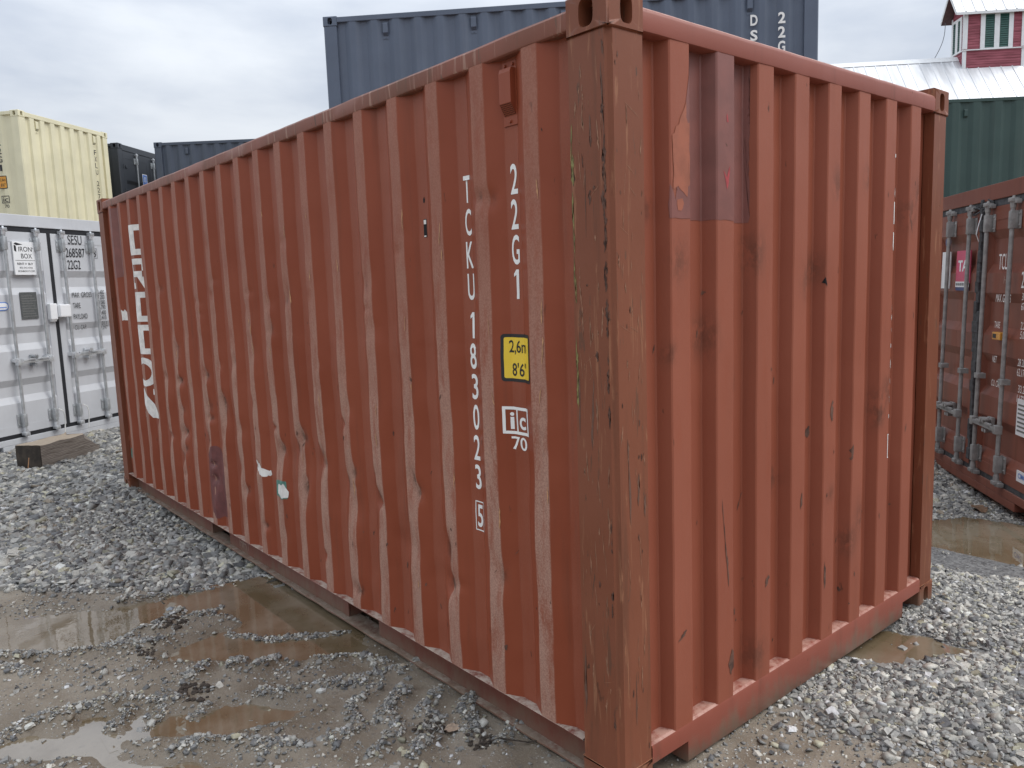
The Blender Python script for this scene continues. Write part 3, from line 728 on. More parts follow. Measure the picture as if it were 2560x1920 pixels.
# end wall: proud flats of 103 mm every 250 mm
EP = make_prof(.150, 2.288, .287, .25, .100, .026, .050, .0030, True)
def end_x(s, z, d):
    e = min(1.0, max(0.0, (z - .18) / .12)) * min(1.0, max(0.0, (2.46 - z) / .15))
    return -(.004 + d + e * (.0022 * fbm(s * 2.1, z * 1.3, 31) + .0012 * fbm(s * 7, z * 4, 41)))
def end_pt(s, z, d): return Vector((end_x(s, z, d), s, z))
ERD = random.Random(3); ED = [(ERD.uniform(.2, 2.2), ERD.uniform(.2, 2.3), ERD.uniform(.02, .05)) for i in range(26)]
def end_rust(s, z, d): return min(1, sum(.6 * math.exp(-((s - a) / r) ** 2 - ((z - b) / (r * 1.6)) ** 2) for a, b, r in ED))
bm = sheet(EP, .160, 2.485, 90, end_pt, lambda s, z, d: .35 if d < .0012 else 0, end_rust)
obj('end_panel', bm, M['red_end'], main, off=OFF)
# hidden far walls, roof, floor
bm = sheet(make_prof(-5.893, -.165, first, PITCH, OUTW, SLOPE, DEP), .168, 2.502, 1, lambda s, z, d: Vector((s, W - Y0 - d, z)))
obj('side_panel', bm, M['red'], main, off=OFF)
bm = bmesh.new(); box(bm, (-L + .02, .16, .12), (-L + .07, W - .16, 2.48)); obj('door_panel', bm, M['red_end'], main, off=OFF)
bm = sheet(make_prof(-5.90, -.16, -5.8, .21, .10, .03, .02), .06, W - .06, 1, lambda s, z, d: Vector((s, z, 2.553 - d))); obj('roof_panel', bm, M['red_end'], main, off=OFF)
bm = bmesh.new(); box(bm, (-5.9, .30, .150), (-.16, W - .3, .164)); obj('floor', bm, M['hole'], main, off=OFF)  # unseen black plate, added to block light under the container
for sx in (1, -1):
    for sy in (-1, 1):
        obj('corner_post', post_bm(sx, sy, L, W, H), M['post'], main, smooth=20)
        for top in (False, True):
            obj('corner_casting', casting_bm(sx, sy, top, L, W, H), M['post'], main, smooth=25).data.materials.append(M['hole'])
def rail(bm, a, b, prof, n, closed=True, amp=0.0, seed=0.0):
    """extrude profile [(v, z)] from a to b; a, b give (x, y) and v runs along the outward normal's opposite"""
    a, b = Vector(a), Vector(b); d = (b - a).normalized(); nrm = Vector((-d.y, d.x))
    rows = []
    for i in range(n + 1):
        p = a + (b - a) * i / n
        rows.append([bm.verts.new((p.x + nrm.x * (v + amp * fbm(i * .37, v * 9, seed)), p.y + nrm.y * (v + amp * fbm(i * .37, v * 9, seed)), z + amp * .8 * fbm(i * .31, z * 9, seed + 7))) for v, z in prof])
    m_ = len(prof)
    for i in range(n):
        for j in range(m_ if closed else m_ - 1):
            bm.faces.new((rows[i][j], rows[i + 1][j], rows[i + 1][(j + 1) % m_], rows[i][(j + 1) % m_]))
    bmesh.ops.recalc_face_normals(bm, faces=bm.faces)
SQ = [(.004, 2.502), (.002, 2.508), (.002, 2.552), (.007, 2.560), (.060, 2.560), (.060, 2.498), (.010, 2.498)]
bm = bmesh.new(); rail(bm, (-5.885, 0), (-.172, 0), SQ, 60, True, .0035, 1.0); obj('top_rail', bm, M['red_top'], main, smooth=30, off=OFF)
bm = bmesh.new(); rail(bm, (-5.885, W - .062), (-.172, W - .062), SQ, 4, True); obj('top_rail', bm, M['red_top'], main, off=OFF)
HD = [(.002, 2.484), (.001, 2.490), (.001, 2.538), (.005, 2.550), (.014, 2.557), (.060, 2.558), (.060, 2.480), (.008, 2.480)]
bm = bmesh.new(); rail(bm, (0, .157), (0, W - .157), HD, 30, True, .002, 4.0); obj('header', bm, M['red_rail'], main, smooth=35, off=OFF)
bm = bmesh.new(); rail(bm, (-L + .062, .157), (-L + .062, W - .157), HD, 2); obj('header', bm, M['red_rail'], main, off=OFF)
# end sill: a beam with a notch beside each casting
def sill_bm(sgn=1):
    bm = bmesh.new()
    up_p = [(.001, .095), (.001, .100), (.001, .150), (.004, .160), (.012, .166), (.085, .166), (.085, .095)]
    rail(bm, (0, .158), (0, W - .158), up_p, 24)
    b2 = bmesh.new(); rail(b2, (0, .355), (0, 2.085), [(.001, .0949), (.001, .090), (.001, .022), (.006, .014), (.085, .014), (.085, .0948)], 20)
    for yy in (.355, 2.085): b2.faces.new([b2.verts.new((-a, yy, z)) for a, z in ((.0015, .0948), (.001, .022), (.006, .014), (.085, .014), (.085, .0948))])
    merge(bm, b2); return bm
obj('end_sill', sill_bm(), M['red_rail'], main, smooth=35, off=OFF)
bm = sill_bm(); bmesh.ops.scale(bm, vec=(-1, 1, 1), verts=bm.verts); bmesh.ops.translate(bm, vec=(-L, 0, 0), verts=bm.verts); bmesh.ops.reverse_faces(bm, faces=bm.faces); obj('end_sill', bm, M['red_rail'], main, off=OFF)
# bottom side rail: lip, set-back web broken by two fork pockets, lower flange
POCK = [(-4.0, -3.66), (-1.985, -1.672)]
def side_rail(mir=False):
    bm = bmesh.new()
    rail(bm, (-5.88, 0), (-.18, 0), [(.004, .166), (.003, .171), (.008, .173), (.090, .173), (.090, .1655)], 60, True, .0012, 21.0)
    segs = [(-5.88, -4.0), (-3.66, -1.985), (-1.672, -.18)]
    for a, b in segs:
        b2 = bmesh.new(); rail(b2, (a, 0), (b, 0), [(.078, .1654), (.078, .024), (.086, .024), (.086, .1654)], 14, True, .002, 25.0)
        for xx in (a, b): b2.faces.new([b2.verts.new((xx, y, z)) for y, z in ((.078, .1654), (.078, .024), (.086, .024), (.086, .1654))])
        merge(bm, b2)
    b2 = bmesh.new(); rail(b2, (-5.82, 0), (-.18, 0), [(.044, .016), (.045, .022), (.050, .0238), (.092, .0238), (.092, .012), (.048, .011)], 90, True, .004, 30.0); merge(bm, b2)
    if mir:
        bmesh.ops.scale(bm, vec=(1, -1, 1), verts=bm.verts); bmesh.ops.translate(bm, vec=(0, W, 0), verts=bm.verts); bmesh.ops.reverse_faces(bm, faces=bm.faces)
    return bm
obj('bottom_rail', side_rail(), M['red_web'], main, smooth=35, off=OFF)
obj('bottom_rail', side_rail(True), M['red_web'], main, smooth=35, off=OFF)
for a, b in POCK:
    bm = bmesh.new()
    def q_(*p): bm.faces.new([bm.verts.new(x) for x in p])
    q_((a, .0865, .0235), (b, .0865, .0235), (b, .140, .0235), (a, .140, .0235)); q_((a, .088, .164), (a, 1.2, .164), (b, 1.2, .164), (b, .088, .164))
    q_((a, .088, .0235), (a, 1.2, .0235), (a, 1.2, .164), (a, .088, .164)); q_((b, .088, .0235), (b, .088, .164), (b, 1.2, .164), (b, 1.2, .0235)); q_((a, 1.2, .0235), (b, 1.2, .0235), (b, 1.2, .164), (a, 1.2, .164))
    obj('fork_pocket', bm, M['red_web'], main, off=OFF, recalc=False)
# ventilator
vent(main, OFF + Vector((-.487, Y0 + DEP - .001, 2.382)), (1, 0, 0), (0, -1, 0), M['red'])

# ---- marks that follow the sheets
def conform(bm, which, off=.0010, zstep=None):
    """bm lies flat in (x, z): cut at the creases, then lay it on the side or end wall"""
    prof = SP if which == 'side' else EP
    xs = [v.co.x for v in bm.verts]; zs = [v.co.z for v in bm.verts]
    cuts = [((s, 0, 0), (1, 0, 0)) for s, d in prof if min(xs) < s < max(xs)]
    z_0 = .168 if which == 'side' else .160
    zstep = zstep or ((2.502 - .168) / 170 if which == 'side' else (2.485 - .160) / 90)
    z = z_0 + (math.floor((min(zs) - z_0) / zstep) + 1) * zstep
    while z < max(zs): cuts.append(((0, 0, z), (0, 0, 1))); z += zstep
    for c, n in cuts:
        bmesh.ops.bisect_plane(bm, geom=bm.verts[:] + bm.edges[:] + bm.faces[:], plane_co=c, plane_no=n, dist=1e-6)
    for v in bm.verts:
        s, z = v.co.x, v.co.z; d = interp(prof, s)
        if which == 'side':
            p = side_pt(s, z, d); dd = (interp(prof, s + .002) - interp(prof, s - .002)) / .004
            n = Vector((-dd * -1, -1, 0)).normalized(); n = Vector((dd, -1, 0)).normalized()
        else:
            p = end_pt(s, z, d); dd = (interp(prof, s + .002) - interp(prof, s - .002)) / .004
            n = Vector((1, dd, 0)).normalized()
        v.co = p + n * off
    bmesh.ops.triangulate(bm, faces=bm.faces)
    want = Vector((0, -1, 0)) if which == 'side' else Vector((1, 0, 0))
    bm.normal_update()
    for f in bm.faces:
        if f.normal.dot(want) < 0: f.normal_flip()
    return bm
def mark(name, bm, mat, which='side', off=.0010, label=None, zstep=None):
    o = obj(name, conform(bm, which, off, zstep), mat, main, off=OFF)
    if label: o['label'] = label
    return o
def mark_set(name, label=None):
    e = bpy.data.objects.new(name, None); COL.objects.link(e); e.parent = main
    if label: e['label'] = label
    return e
def sub_mark(par, name, bm, mat, which='side', off=.0010):
    obj(name, conform(bm, which, off), mat, par, off=OFF)
XC = -.756
sn = mark_set('serial_number', 'column of white letters TCKU 183023 5 down the side')
for ch, zc, w in (('T', 2.093, .041), ('C', 1.972, .037), ('K', 1.851, .042), ('U', 1.732, .042), ('1', 1.587, .024), ('8', 1.469, .038), ('3', 1.351, .037), ('0', 1.232, .038), ('2', 1.112, .038), ('3', .995, .037), ('5', .838, .032)):
    bm = bmesh.new(); merge(bm, one_bm(w, .099) if ch == '1' else text_bm(ch, w, .099 if ch != '5' else .090, .012), (XC, 0, zc)); sub_mark(sn, 'letter', bm, M['white'])
sub_mark(sn, 'check_digit_box', ring(-.785, .778, -.727, .897, .0045), M['white'])
sn = mark_set('size_code', 'column of white letters 22G1')
for ch, zc, w, x in (('2', 2.098, .038, -.484), ('2', 1.978, .038, -.487), ('G', 1.856, .040, -.489), ('1', 1.736, .026, -.489)):
    bm = bmesh.new(); merge(bm, one_bm(w, .103) if ch == '1' else text_bm(ch, w, .103, .012), (x, 0, zc)); sub_mark(sn, 'letter', bm, M['white'])
def rrect(x0, z0, x1, z1, r):
    p = []
    for cx_, cz_, a0 in ((x1 - r, z1 - r, 0), (x0 + r, z1 - r, 90), (x0 + r, z0 + r, 180), (x1 - r, z0 + r, 270)):
        for i in range(4): t = R_(a0 + 30 * i); p.append((cx_ + r * math.cos(t), cz_ + r * math.sin(t)))
    return p
mark('sticker_border', poly_bm(rrect(-.566, 1.388, -.400, 1.560, .012)), M['black'])
mark('height_sticker', poly_bm(rrect(-.555, 1.400, -.411, 1.548, .006)), M['yellow_tag'], off=.0017, label='yellow height sticker reading 2,6m 8\'6"')
sn = mark_set('sticker_lettering')
for tx_, w, h, x, z in (('2,6m', .100, .052, -.487, 1.512), ('8\'6"', .085, .048, -.482, 1.433)):
    bm = bmesh.new(); merge(bm, text_bm(tx_, w, h, .01), (x, 0, z)); sub_mark(sn, 'word', bm, M['black'], off=.0024)
sn = mark_set('inspection_mark', 'white boxed ic mark with 70 below')
bm = ring(-.568, 1.195, -.438, 1.296, .011); merge(bm, poly_bm(rect(-.512, 1.206, -.505, 1.285))); sub_mark(sn, 'box', bm, M['white'])
for tx_, w, h, b_, x, z in (('i', .016, .062, .02, -.533, 1.244), ('c', .034, .046, .02, -.478, 1.238), ('70', .078, .049, .012, -.500, 1.162)):
    bm = bmesh.new(); merge(bm, text_bm(tx_, w, h, b_), (x, 0, z)); sub_mark(sn, 'letter', bm, M['white'])
# big slab-serif word down the far end
def slab(ch, cx_, zc, h=.235):
    bm = bmesh.new(); sr = .046
    z0, z1 = zc - h / 2, zc + h / 2
    def add(x0, a, x1, b): merge(bm, poly_bm(rect(cx_ + x0, a, cx_ + x1, b)))
    def po(*p): merge(bm, poly_bm([(cx_ + a, c) for a, c in p]))
    if ch == 'T':
        add(-.16, z1 - sr, .16, z1); add(-.052, z0 + sr, .040, z1 - sr); add(-.12, z0, .118, z0 + sr)
        po((.100, z1 - sr), (.16, z1 - sr), (.16, z1 - .110), (.138, z1 - .108)); po((-.138, z1 - .108), (-.16, z1 - .110), (-.16, z1 - sr), (-.100, z1 - sr))
    elif ch == 'I':
        add(-.11, z0, .105, z0 + sr); add(-.11, z1 - sr, .09, z1); add(-.052, z0 + sr, .036, z1 - sr)
    elif ch == 'R':
        add(-.16, z1 - sr, .08, z1); add(-.125, z0 + sr, -.04, z1 - sr); add(-.16, z0, -.012, z0 + sr); add(-.04, zc - .026, .08, zc + .020)
        po((.08, z1), (.08, z1 - sr), (.092, z1 - sr - .006), (.092, zc + .034), (.08, zc + .020), (.13, zc + .030), (.152, zc + .055), (.152, z1 - .03), (.125, z1 - .005))
        po((.03, zc - .026), (.10, zc - .026), (.135, z0 + sr), (.165, z0 + sr), (.165, z0), (.09, z0))
    elif ch == 'O':
        n = 22
        for i in range(n):
            a0, a1 = 2 * math.pi * i / n, 2 * math.pi * (i + 1) / n
            c0, d0, c1, d1 = math.cos(a0), math.sin(a0), math.cos(a1), math.sin(a1)
            po((.155 * c0, zc - 0 + h / 2 * d0), (.155 * c1, zc + h / 2 * d1), (.085 * c1, zc + (h / 2 - .048) * d1), (.085 * c0, zc + (h / 2 - .048) * d0))
    elif ch == 'N':
        add(-.16, z1 - sr, -.05, z1); add(-.125, z0 + sr, -.09, z1 - sr); add(-.16, z0, -.05, z0 + sr); add(.085, z1 - sr, .17, z1); add(.115, z0, .15, z1 - sr)
        po((-.09, z1), (-.035, z1), (.115, z0 + .085), (.115, z0), (.06, z0), (-.09, z1 - .10))
    bmesh.ops.remove_doubles(bm, verts=bm.verts, dist=1e-5)
    return bm
for ch, zc in (('T', 2.185), ('R', 1.922), ('I', 1.660), ('T', 1.400), ('O', 1.138), ('N', .885)):
    mark('name_letter', slab(ch, -5.088, zc), M['old_white'], label='worn white slab letter %s of the name down the side' % ch)
# paint patches, stickers, holes, scrapes
jr = random.Random(77)
def jag(P, amp=.006, step=.018):
    out = []
    for (a, b), (c, d) in zip(P, P[1:] + P[:1]):
        n = max(1, int(math.hypot(c - a, d - b) / step))
        for i in range(n): out.append((a + (c - a) * i / n + jr.uniform(-amp, amp), b + (d - b) * i / n + jr.uniform(-amp, amp)))
    return poly_bm(out)
mark('paint_patch', poly_bm([(-5.68, 1.90), (-5.40, 1.93), (-5.40, 2.48), (-5.68, 2.48)]), M['purple'])
mark('paint_patch', jag([(-3.78, .58), (-3.72, .70), (-3.62, .72), (-3.54, .66), (-3.50, .50), (-3.53, .36), (-3.58, .25), (-3.66, .21), (-3.74, .26), (-3.79, .40)], .012, .03), M['purple2'])
mark('paint_splash', jag([(-2.895, .74), (-2.87, .735), (-2.84, .72), (-2.80, .70), (-2.765, .695), (-2.755, .665), (-2.80, .655), (-2.86, .665), (-2.90, .70), (-2.915, .74)], .007, .014), M['old_white'])
mark('sticker_rest', jag([(-2.655, .675), (-2.53, .668), (-2.525, .575), (-2.56, .565), (-2.62, .585), (-2.655, .61)], .005, .014), M['teal'], off=.0010)
mark('sticker_rest', jag([(-2.60, .652), (-2.545, .655), (-2.515, .62), (-2.52, .578), (-2.57, .575), (-2.60, .60), (-2.59, .625)], .006, .012), M['old_white'], off=.0017)
mark('sticker_rest', jag([(-5.62, 1.545), (-5.555, 1.545), (-5.555, 1.61), (-5.58, 1.635), (-5.60, 1.62), (-5.62, 1.64)], .004, .015), M['old_white'])
mark('paint_splash', jag([(-5.86, .40), (-5.75, .39), (-5.74, .33), (-5.80, .30), (-5.87, .33)], .008, .02), M['teal'])
mark('rust_hole', poly_bm(rect(-1.052, 1.936, -1.031, 2.008)), M['hole'])
for P_ in (rect(-1.050, 1.988, -1.033, 2.005), rect(-1.050, 1.938, -1.036, 1.943)): mark('bare_metal', poly_bm(P_), M['old_white'], off=.0017)
mark('rust_hole', poly_bm([(-1.05, 2.085), (-1.043, 2.098), (-1.038, 2.085), (-1.040, 2.073), (-1.048, 2.072)]), M['hole'])
mark('paint_patch', jag([(.284, 1.932), (.53, 1.932), (.772, 1.928), (.772, 2.484), (.40, 2.484), (.375, 2.30), (.384, 2.24), (.36, 2.24), (.352, 2.10), (.38, 2.05), (.375, 2.0), (.33, 2.03), (.31, 1.99), (.284, 2.04)], .002, .02), M['purple'], 'end')
mark('primer_patch', jag([(.300, 2.19), (.335, 2.24), (.365, 2.30), (.372, 2.24), (.384, 2.235), (.384, 2.06), (.372, 2.0), (.350, 2.015), (.325, 2.03), (.302, 2.02)], .005, .014), M['orange'], 'end', off=.0017)
mark('primer_patch', jag([(.315, 1.985), (.345, 1.995), (.35, 1.965), (.325, 1.955)], .005, .012), M['orange'], 'end', off=.0017)
for P_ in ([(.572, 2.10), (.583, 2.07), (.592, 2.035), (.603, 2.06), (.610, 2.115), (.600, 2.10), (.592, 2.075)], [(.592, 2.29), (.602, 2.262), (.590, 2.262)], [(.655, 2.17), (.661, 2.145), (.650, 2.145)]):
    mark('scarlet_scrape', jag(P_, .0015, .008), M['scarlet'], 'end', off=.0017)
mark('rust_hole', poly_bm([(1.2785, 1.699), (1.285, 1.722), (1.2935, 1.680), (1.286, 1.694)]), M['hole'], 'end', off=.0024)
sn = mark_set('serial_number', 'white serial letters on the end wall, mostly hidden by a rib')
for ch, zc, w in (('T', 2.205, .060), ('C', 2.085, .055), ('K', 1.995, .06), ('U', 1.86, .06), ('1', 1.66, .03), ('8', 1.545, .055), ('3', 1.43, .055), ('0', 1.31, .055), ('2', 1.20, .055), ('3', 1.10, .055), ('5', .92, .045)):
    bm = bmesh.new(); merge(bm, text_bm(ch, w, .099, .012), (1.9085, 0, zc)); sub_mark(sn, 'letter', bm, M['white'], 'end')
sub_mark(sn, 'check_digit_box', ring(1.875, .866, 1.955, .98, .005), M['white'], 'end')
def stroke(s, z, ln, w, ang, r):
    n = 9; a, b = [], []
    for i in range(n):
        t = i / (n - 1); ww = w * (.2 + math.sin(math.pi * t) ** .6) * r.uniform(.35, 1.35)
        px = s + math.sin(ang) * ln * (t - .5) + r.uniform(-1, 1) * w * .3; pz = z + math.cos(ang) * ln * (t - .5)
        a.append((px - ww / 2, pz)); b.append((px + ww / 2, pz))
    return poly_bm(a + b[::-1])
r = random.Random(21)
bm = bmesh.new()
for i in range(46):
    s, z = r.uniform(.17, 2.26), r.uniform(.2, 2.35)
    if r.random() < .5: z = r.uniform(.2, 1.2)
    d0 = interp(EP, s)
    if .005 < d0 < .040: continue
    merge(bm, stroke(s, z, r.uniform(.006, .030) * (2.6 if r.random() < .12 else 1), r.uniform(.002, .007), r.gauss(0, .25), r))
for s, z, ln, w, an in ((.585, .78, .32, .005, -.12), (.60, .66, .12, .006, -.05), (1.155, .62, .16, .012, .05), (1.11, .82, .07, .012, .1), (1.31, .45, .12, .010, 0), (.33, .5, .05, .02, .9), (.62, .30, .10, .02, .1), (.86, .55, .05, .02, .5), (2.06, 1.95, .09, .004, -.35), (1.70, .80, .06, .012, .1), (1.54, .95, .07, .012, .1), (1.35, 1.16, .09, .016, .05), (1.24, 1.08, .05, .028, .2)):
    merge(bm, stroke(s, z, ln, w, an, r))
mark('scuff_marks', bm, M['scuff'], 'end', .0014, None).__setitem__('kind', 'stuff')
bm = bmesh.new()
for i in range(90):
    s, z = r.uniform(-5.6, -.2), r.uniform(.25, 2.3)
    if r.random() < .6: z = r.uniform(.25, 1.1)
    merge(bm, stroke(s, z, r.uniform(.006, .032), r.uniform(.002, .008), r.gauss(0, .4), r))
mark('scuff_marks', bm, M['scuff'], 'side', .0015, None).__setitem__('kind', 'stuff')
bm = bmesh.new()
for i in range(46):
    k = r.randrange(0, 15); s = OUT0 - PITCH * k + OUTW * r.uniform(.6, 1.0); z = r.gauss(1.25, .3) if r.random() < .6 else r.uniform(.3, 2.2)
    merge(bm, stroke(s, z, r.uniform(.02, .10), r.uniform(.002, .006), r.gauss(0, .12), r))
mark('ochre_scrapes', bm, M['ochre'], 'side', .0020, None).__setitem__('kind', 'stuff')
lift = 0.0
# scrapes on the near corner post: long face and end face
def flat_marks(name, items, mat, face):
    global lift
    bm = bmesh.new()
    for it in items:
        lift += .000003
        merge(bm, it, (0, lift, 0))
    for v in bm.verts:
        a, o_, z = v.co
        v.co = Vector((a, .0027 - o_, z)) if face == 'long' else Vector((-.0027 + o_, a, z))
    bmesh.ops.triangulate(bm, faces=bm.faces); bm.normal_update()
    want = Vector((0, -1, 0)) if face == 'long' else Vector((1, 0, 0))
    for f in bm.faces:
        if f.normal.dot(want) < 0: f.normal_flip()
    o = obj(name, bm, mat, main, off=OFF); o['kind'] = 'stuff'
flat_marks('scrapes', [stroke(r.uniform(-.160, -.03), r.uniform(.2, 2.4), r.uniform(.015, .11), r.uniform(.001, .005), r.gauss(0, .08), r) for i in range(60)] + [stroke(r.uniform(-.14, -.04), r.uniform(.4, 2.3), r.uniform(.02, .07), r.uniform(.0015, .003), r.uniform(.4, 1.2), r) for i in range(7)], M['post_scrape'], 'long')
flat_marks('scrapes', [stroke(r.uniform(-.160, -.03), r.uniform(.2, 2.4), r.uniform(.05, .30), r.uniform(.003, .009), r.gauss(0, .03), r) for i in range(6)], M['post_grime'], 'long')
flat_marks('pits', [stroke(-.024 - abs(r.gauss(0, .005)) if r.random() < .8 else r.uniform(-.16, -.03), r.gauss(1.95, .28) if r.random() < .6 else r.uniform(.2, 2.4), r.uniform(.008, .06), r.uniform(.003, .010), r.gauss(0, .08), r) for i in range(56)], M['scuff'], 'long')
flat_marks('scrapes', [stroke(r.uniform(.03, .148), r.uniform(.2, 2.4), r.uniform(.015, .09), r.uniform(.001, .004), r.gauss(0, .1), r) for i in range(40)] + [stroke(r.uniform(.04, .14), r.uniform(1.4, 2.3), r.uniform(.04, .09), r.uniform(.0015, .003), r.uniform(-1.2, -.6), r) for i in range(6)], M['post_scrape'], 'end')
flat_marks('scrapes', [stroke(r.uniform(.03, .148), r.uniform(.2, 2.4), r.uniform(.06, .30), r.uniform(.003, .008), r.gauss(0, .02), r) for i in range(4)], M['post_grime'], 'end')
flat_marks('pits', [stroke(r.uniform(.03, .148), r.uniform(.15, 2.4), r.uniform(.006, .03), r.uniform(.002, .005), r.gauss(0, .08), r) for i in range(16)], M['scuff'], 'end')
flat_marks('old_paint_flecks', [stroke(-.163 + r.uniform(-.003, .006), r.uniform(1.35, 2.2), r.uniform(.03, .12), r.uniform(.003, .007), r.gauss(0, .03), r) for i in range(16)], M['fleck'], 'long')
bm = text_bm('HHT', .17, .065, -.025, .0)
for v in bm.verts: v.co = Vector((v.co.x - 3.39, .0745, v.co.z + .088))
obj('chalk_letters', bm, M['chalk'], main, off=OFF)

# ------------------------------------------------------------------ other containers
def flat_text(parent, items, mat, at, name='lettering', label=None, face='x', lean=0.0):
    """text on a vertical face; at(a, z) gives the 3-D point for the face's own coordinates"""
    top = parent
    if len(items) > 1 and parent.parent is None:
        top = bpy.data.objects.new(name, None); COL.objects.link(top); top.parent = parent
        if label: top['label'] = label
    for it in items:
        s, a, z, w, h = it[:5]; bm = bmesh.new(); merge(bm, text_bm(s, w, h, it[5] if len(it) > 5 else .0, it[6] if len(it) > 6 else 0.0), (a, 0, z))
        for v in bm.verts: v.co = at(v.co.x, v.co.z)
        o = obj('word' if len(s) > 1 else 'letter', bm, mat, top)
    return top
def strip(parent, pts, mat, at, name):
    bm = poly_bm(pts)
    for v in bm.verts: v.co = at(v.co.x, v.co.z)
    return obj(name, bm, mat, parent)
def locking_bar(parent, x, y, z0, z1, mat, matc, hz=None, hdir=1, hlen=.36, flip=1):
    """vertical door bar standing off the door face x; cams, brackets and handle are its pieces"""
    bm = bmesh.new(); cyl(bm, (x + .045, y, z0), (x + .045, y, z1), .017, n=12)
    bar = obj('locking_bar', bm, mat, parent, smooth=40)
    for zz, sg in ((z0, -1), (z1, 1)):
        bm = bmesh.new()
        cyl(bm, (x + .045, y, zz - sg * .01), (x + .045, y, zz + sg * .05), .021, .025, 12)
        box(bm, (x + .012, y - .030, zz + sg * .05 - .016), (x + .075, y + .026, zz + sg * .05 + .016), .006)
        box(bm, (x + .004, y + .010, zz + sg * .05 - .03), (x + .05, y + .050, zz + sg * .05 + .004), .006)
        cyl(bm, (x + .045, y, zz + sg * .066), (x + .045, y, zz + sg * .082), .013, .010, 8)
        obj('cam', bm, matc, bar, smooth=35)
        bm = bmesh.new(); c = zz - sg * .10
        a, b = (-.055, .024) if flip > 0 else (-.024, .055)
        box(bm, (x + .001, y + a, c - .070), (x + .010, y + b, c + .070), .003); box(bm, (x + .010, y - .023, c - .070), (x + .068, y + .023, c + .070), .010)
        for zb in (-.045, .045): cyl(bm, (x + .010, y + (-.042 if flip > 0 else .042), c + zb), (x + .018, y + (-.042 if flip > 0 else .042), c + zb), .009, .007, 8)
        obj('bearing_bracket', bm, mat, bar, smooth=35)
    for zz in (z0 + .36 * (z1 - z0),):
        bm = bmesh.new(); box(bm, (x + .002, y - .045 * flip if flip > 0 else y - .022, zz - .022), (x + .070, y + .022 if flip > 0 else y + .045, zz + .022), .004); obj('bar_guide', bm, matc, bar)
    if hz:
        bm = bmesh.new()
        box(bm, (x + .030, y - .028, hz - .035), (x + .085, y + .028, hz + .035), .006)
        p = [(y + hdir * .02, hz), (y + hdir * .10, hz - .004), (y + hdir * .22, hz + .006), (y + hdir * hlen, hz + .016)]
        for (ya, za), (yb, zb) in zip(p[:-1], p[1:]):
            box(bm, (x + .062, min(ya, yb) - .004, min(za, zb) - .013), (x + .082, max(ya, yb) + .004, max(za, zb) + .013), .004)
        obj('handle', bm, matc, bar, smooth=35)
        bm = bmesh.new(); yc = y + hdir * .20
        box(bm, (x + .002, yc - .022, hz - .060), (x + .03, yc + .022, hz + .065), .006); cyl(bm, (x + .02, yc, hz + .045), (x + .095, yc, hz + .045), .016, .020, 10); cyl(bm, (x + .02, yc, hz - .045), (x + .07, yc, hz - .045), .014, .018, 10)
        obj('handle_retainer', bm, matc, bar, smooth=35)
    return bar
def door_bm(x, ya, yb, z0, z1, bands, depth=.035, fr=.085):
    """door leaf: flat rim and a field folded into horizontal trapezoids"""
    bm = bmesh.new()
    for a, b in (((ya, z0), (ya + fr, z1)), ((yb - fr, z0), (yb, z1)), ((ya + fr, z0), (yb - fr, z0 + .09)), ((ya + fr, z1 - .11), (yb - fr, z1))):
        box(bm, (x - .05, a[0], a[1]), (x, b[0], b[1]))
    z = [(z0 + .09, 0)]
    for zc, hh in bands: z += [(zc - hh / 2 - .045, 0), (zc - hh / 2 + .030, depth), (zc + hh / 2 - .030, depth), (zc + hh / 2 + .045, 0)]
    z.append((z1 - .11, 0))
    y0, y1 = ya + fr, yb - fr
    for (za, da), (zb, db) in zip(z[:-1], z[1:]):
        s0, s1 = .003 + da, .003 + db
        bm.faces.new([bm.verts.new(p) for p in ((x - s0, y0 + da * .7, za), (x - s0, y1 - da * .7, za), (x - s1, y1 - db * .7, zb), (x - s1, y0 + db * .7, zb))])
        for yy, sg in ((y0, 1), (y1, -1)):
            if da or db: bm.faces.new([bm.verts.new(p) for p in ((x - .003, yy, za), (x - s0, yy + sg * da * .7, za), (x - s1, yy + sg * db * .7, zb), (x - .003, yy, zb))])
    bmesh.ops.remove_doubles(bm, verts=bm.verts, dist=1e-5)
    return bm
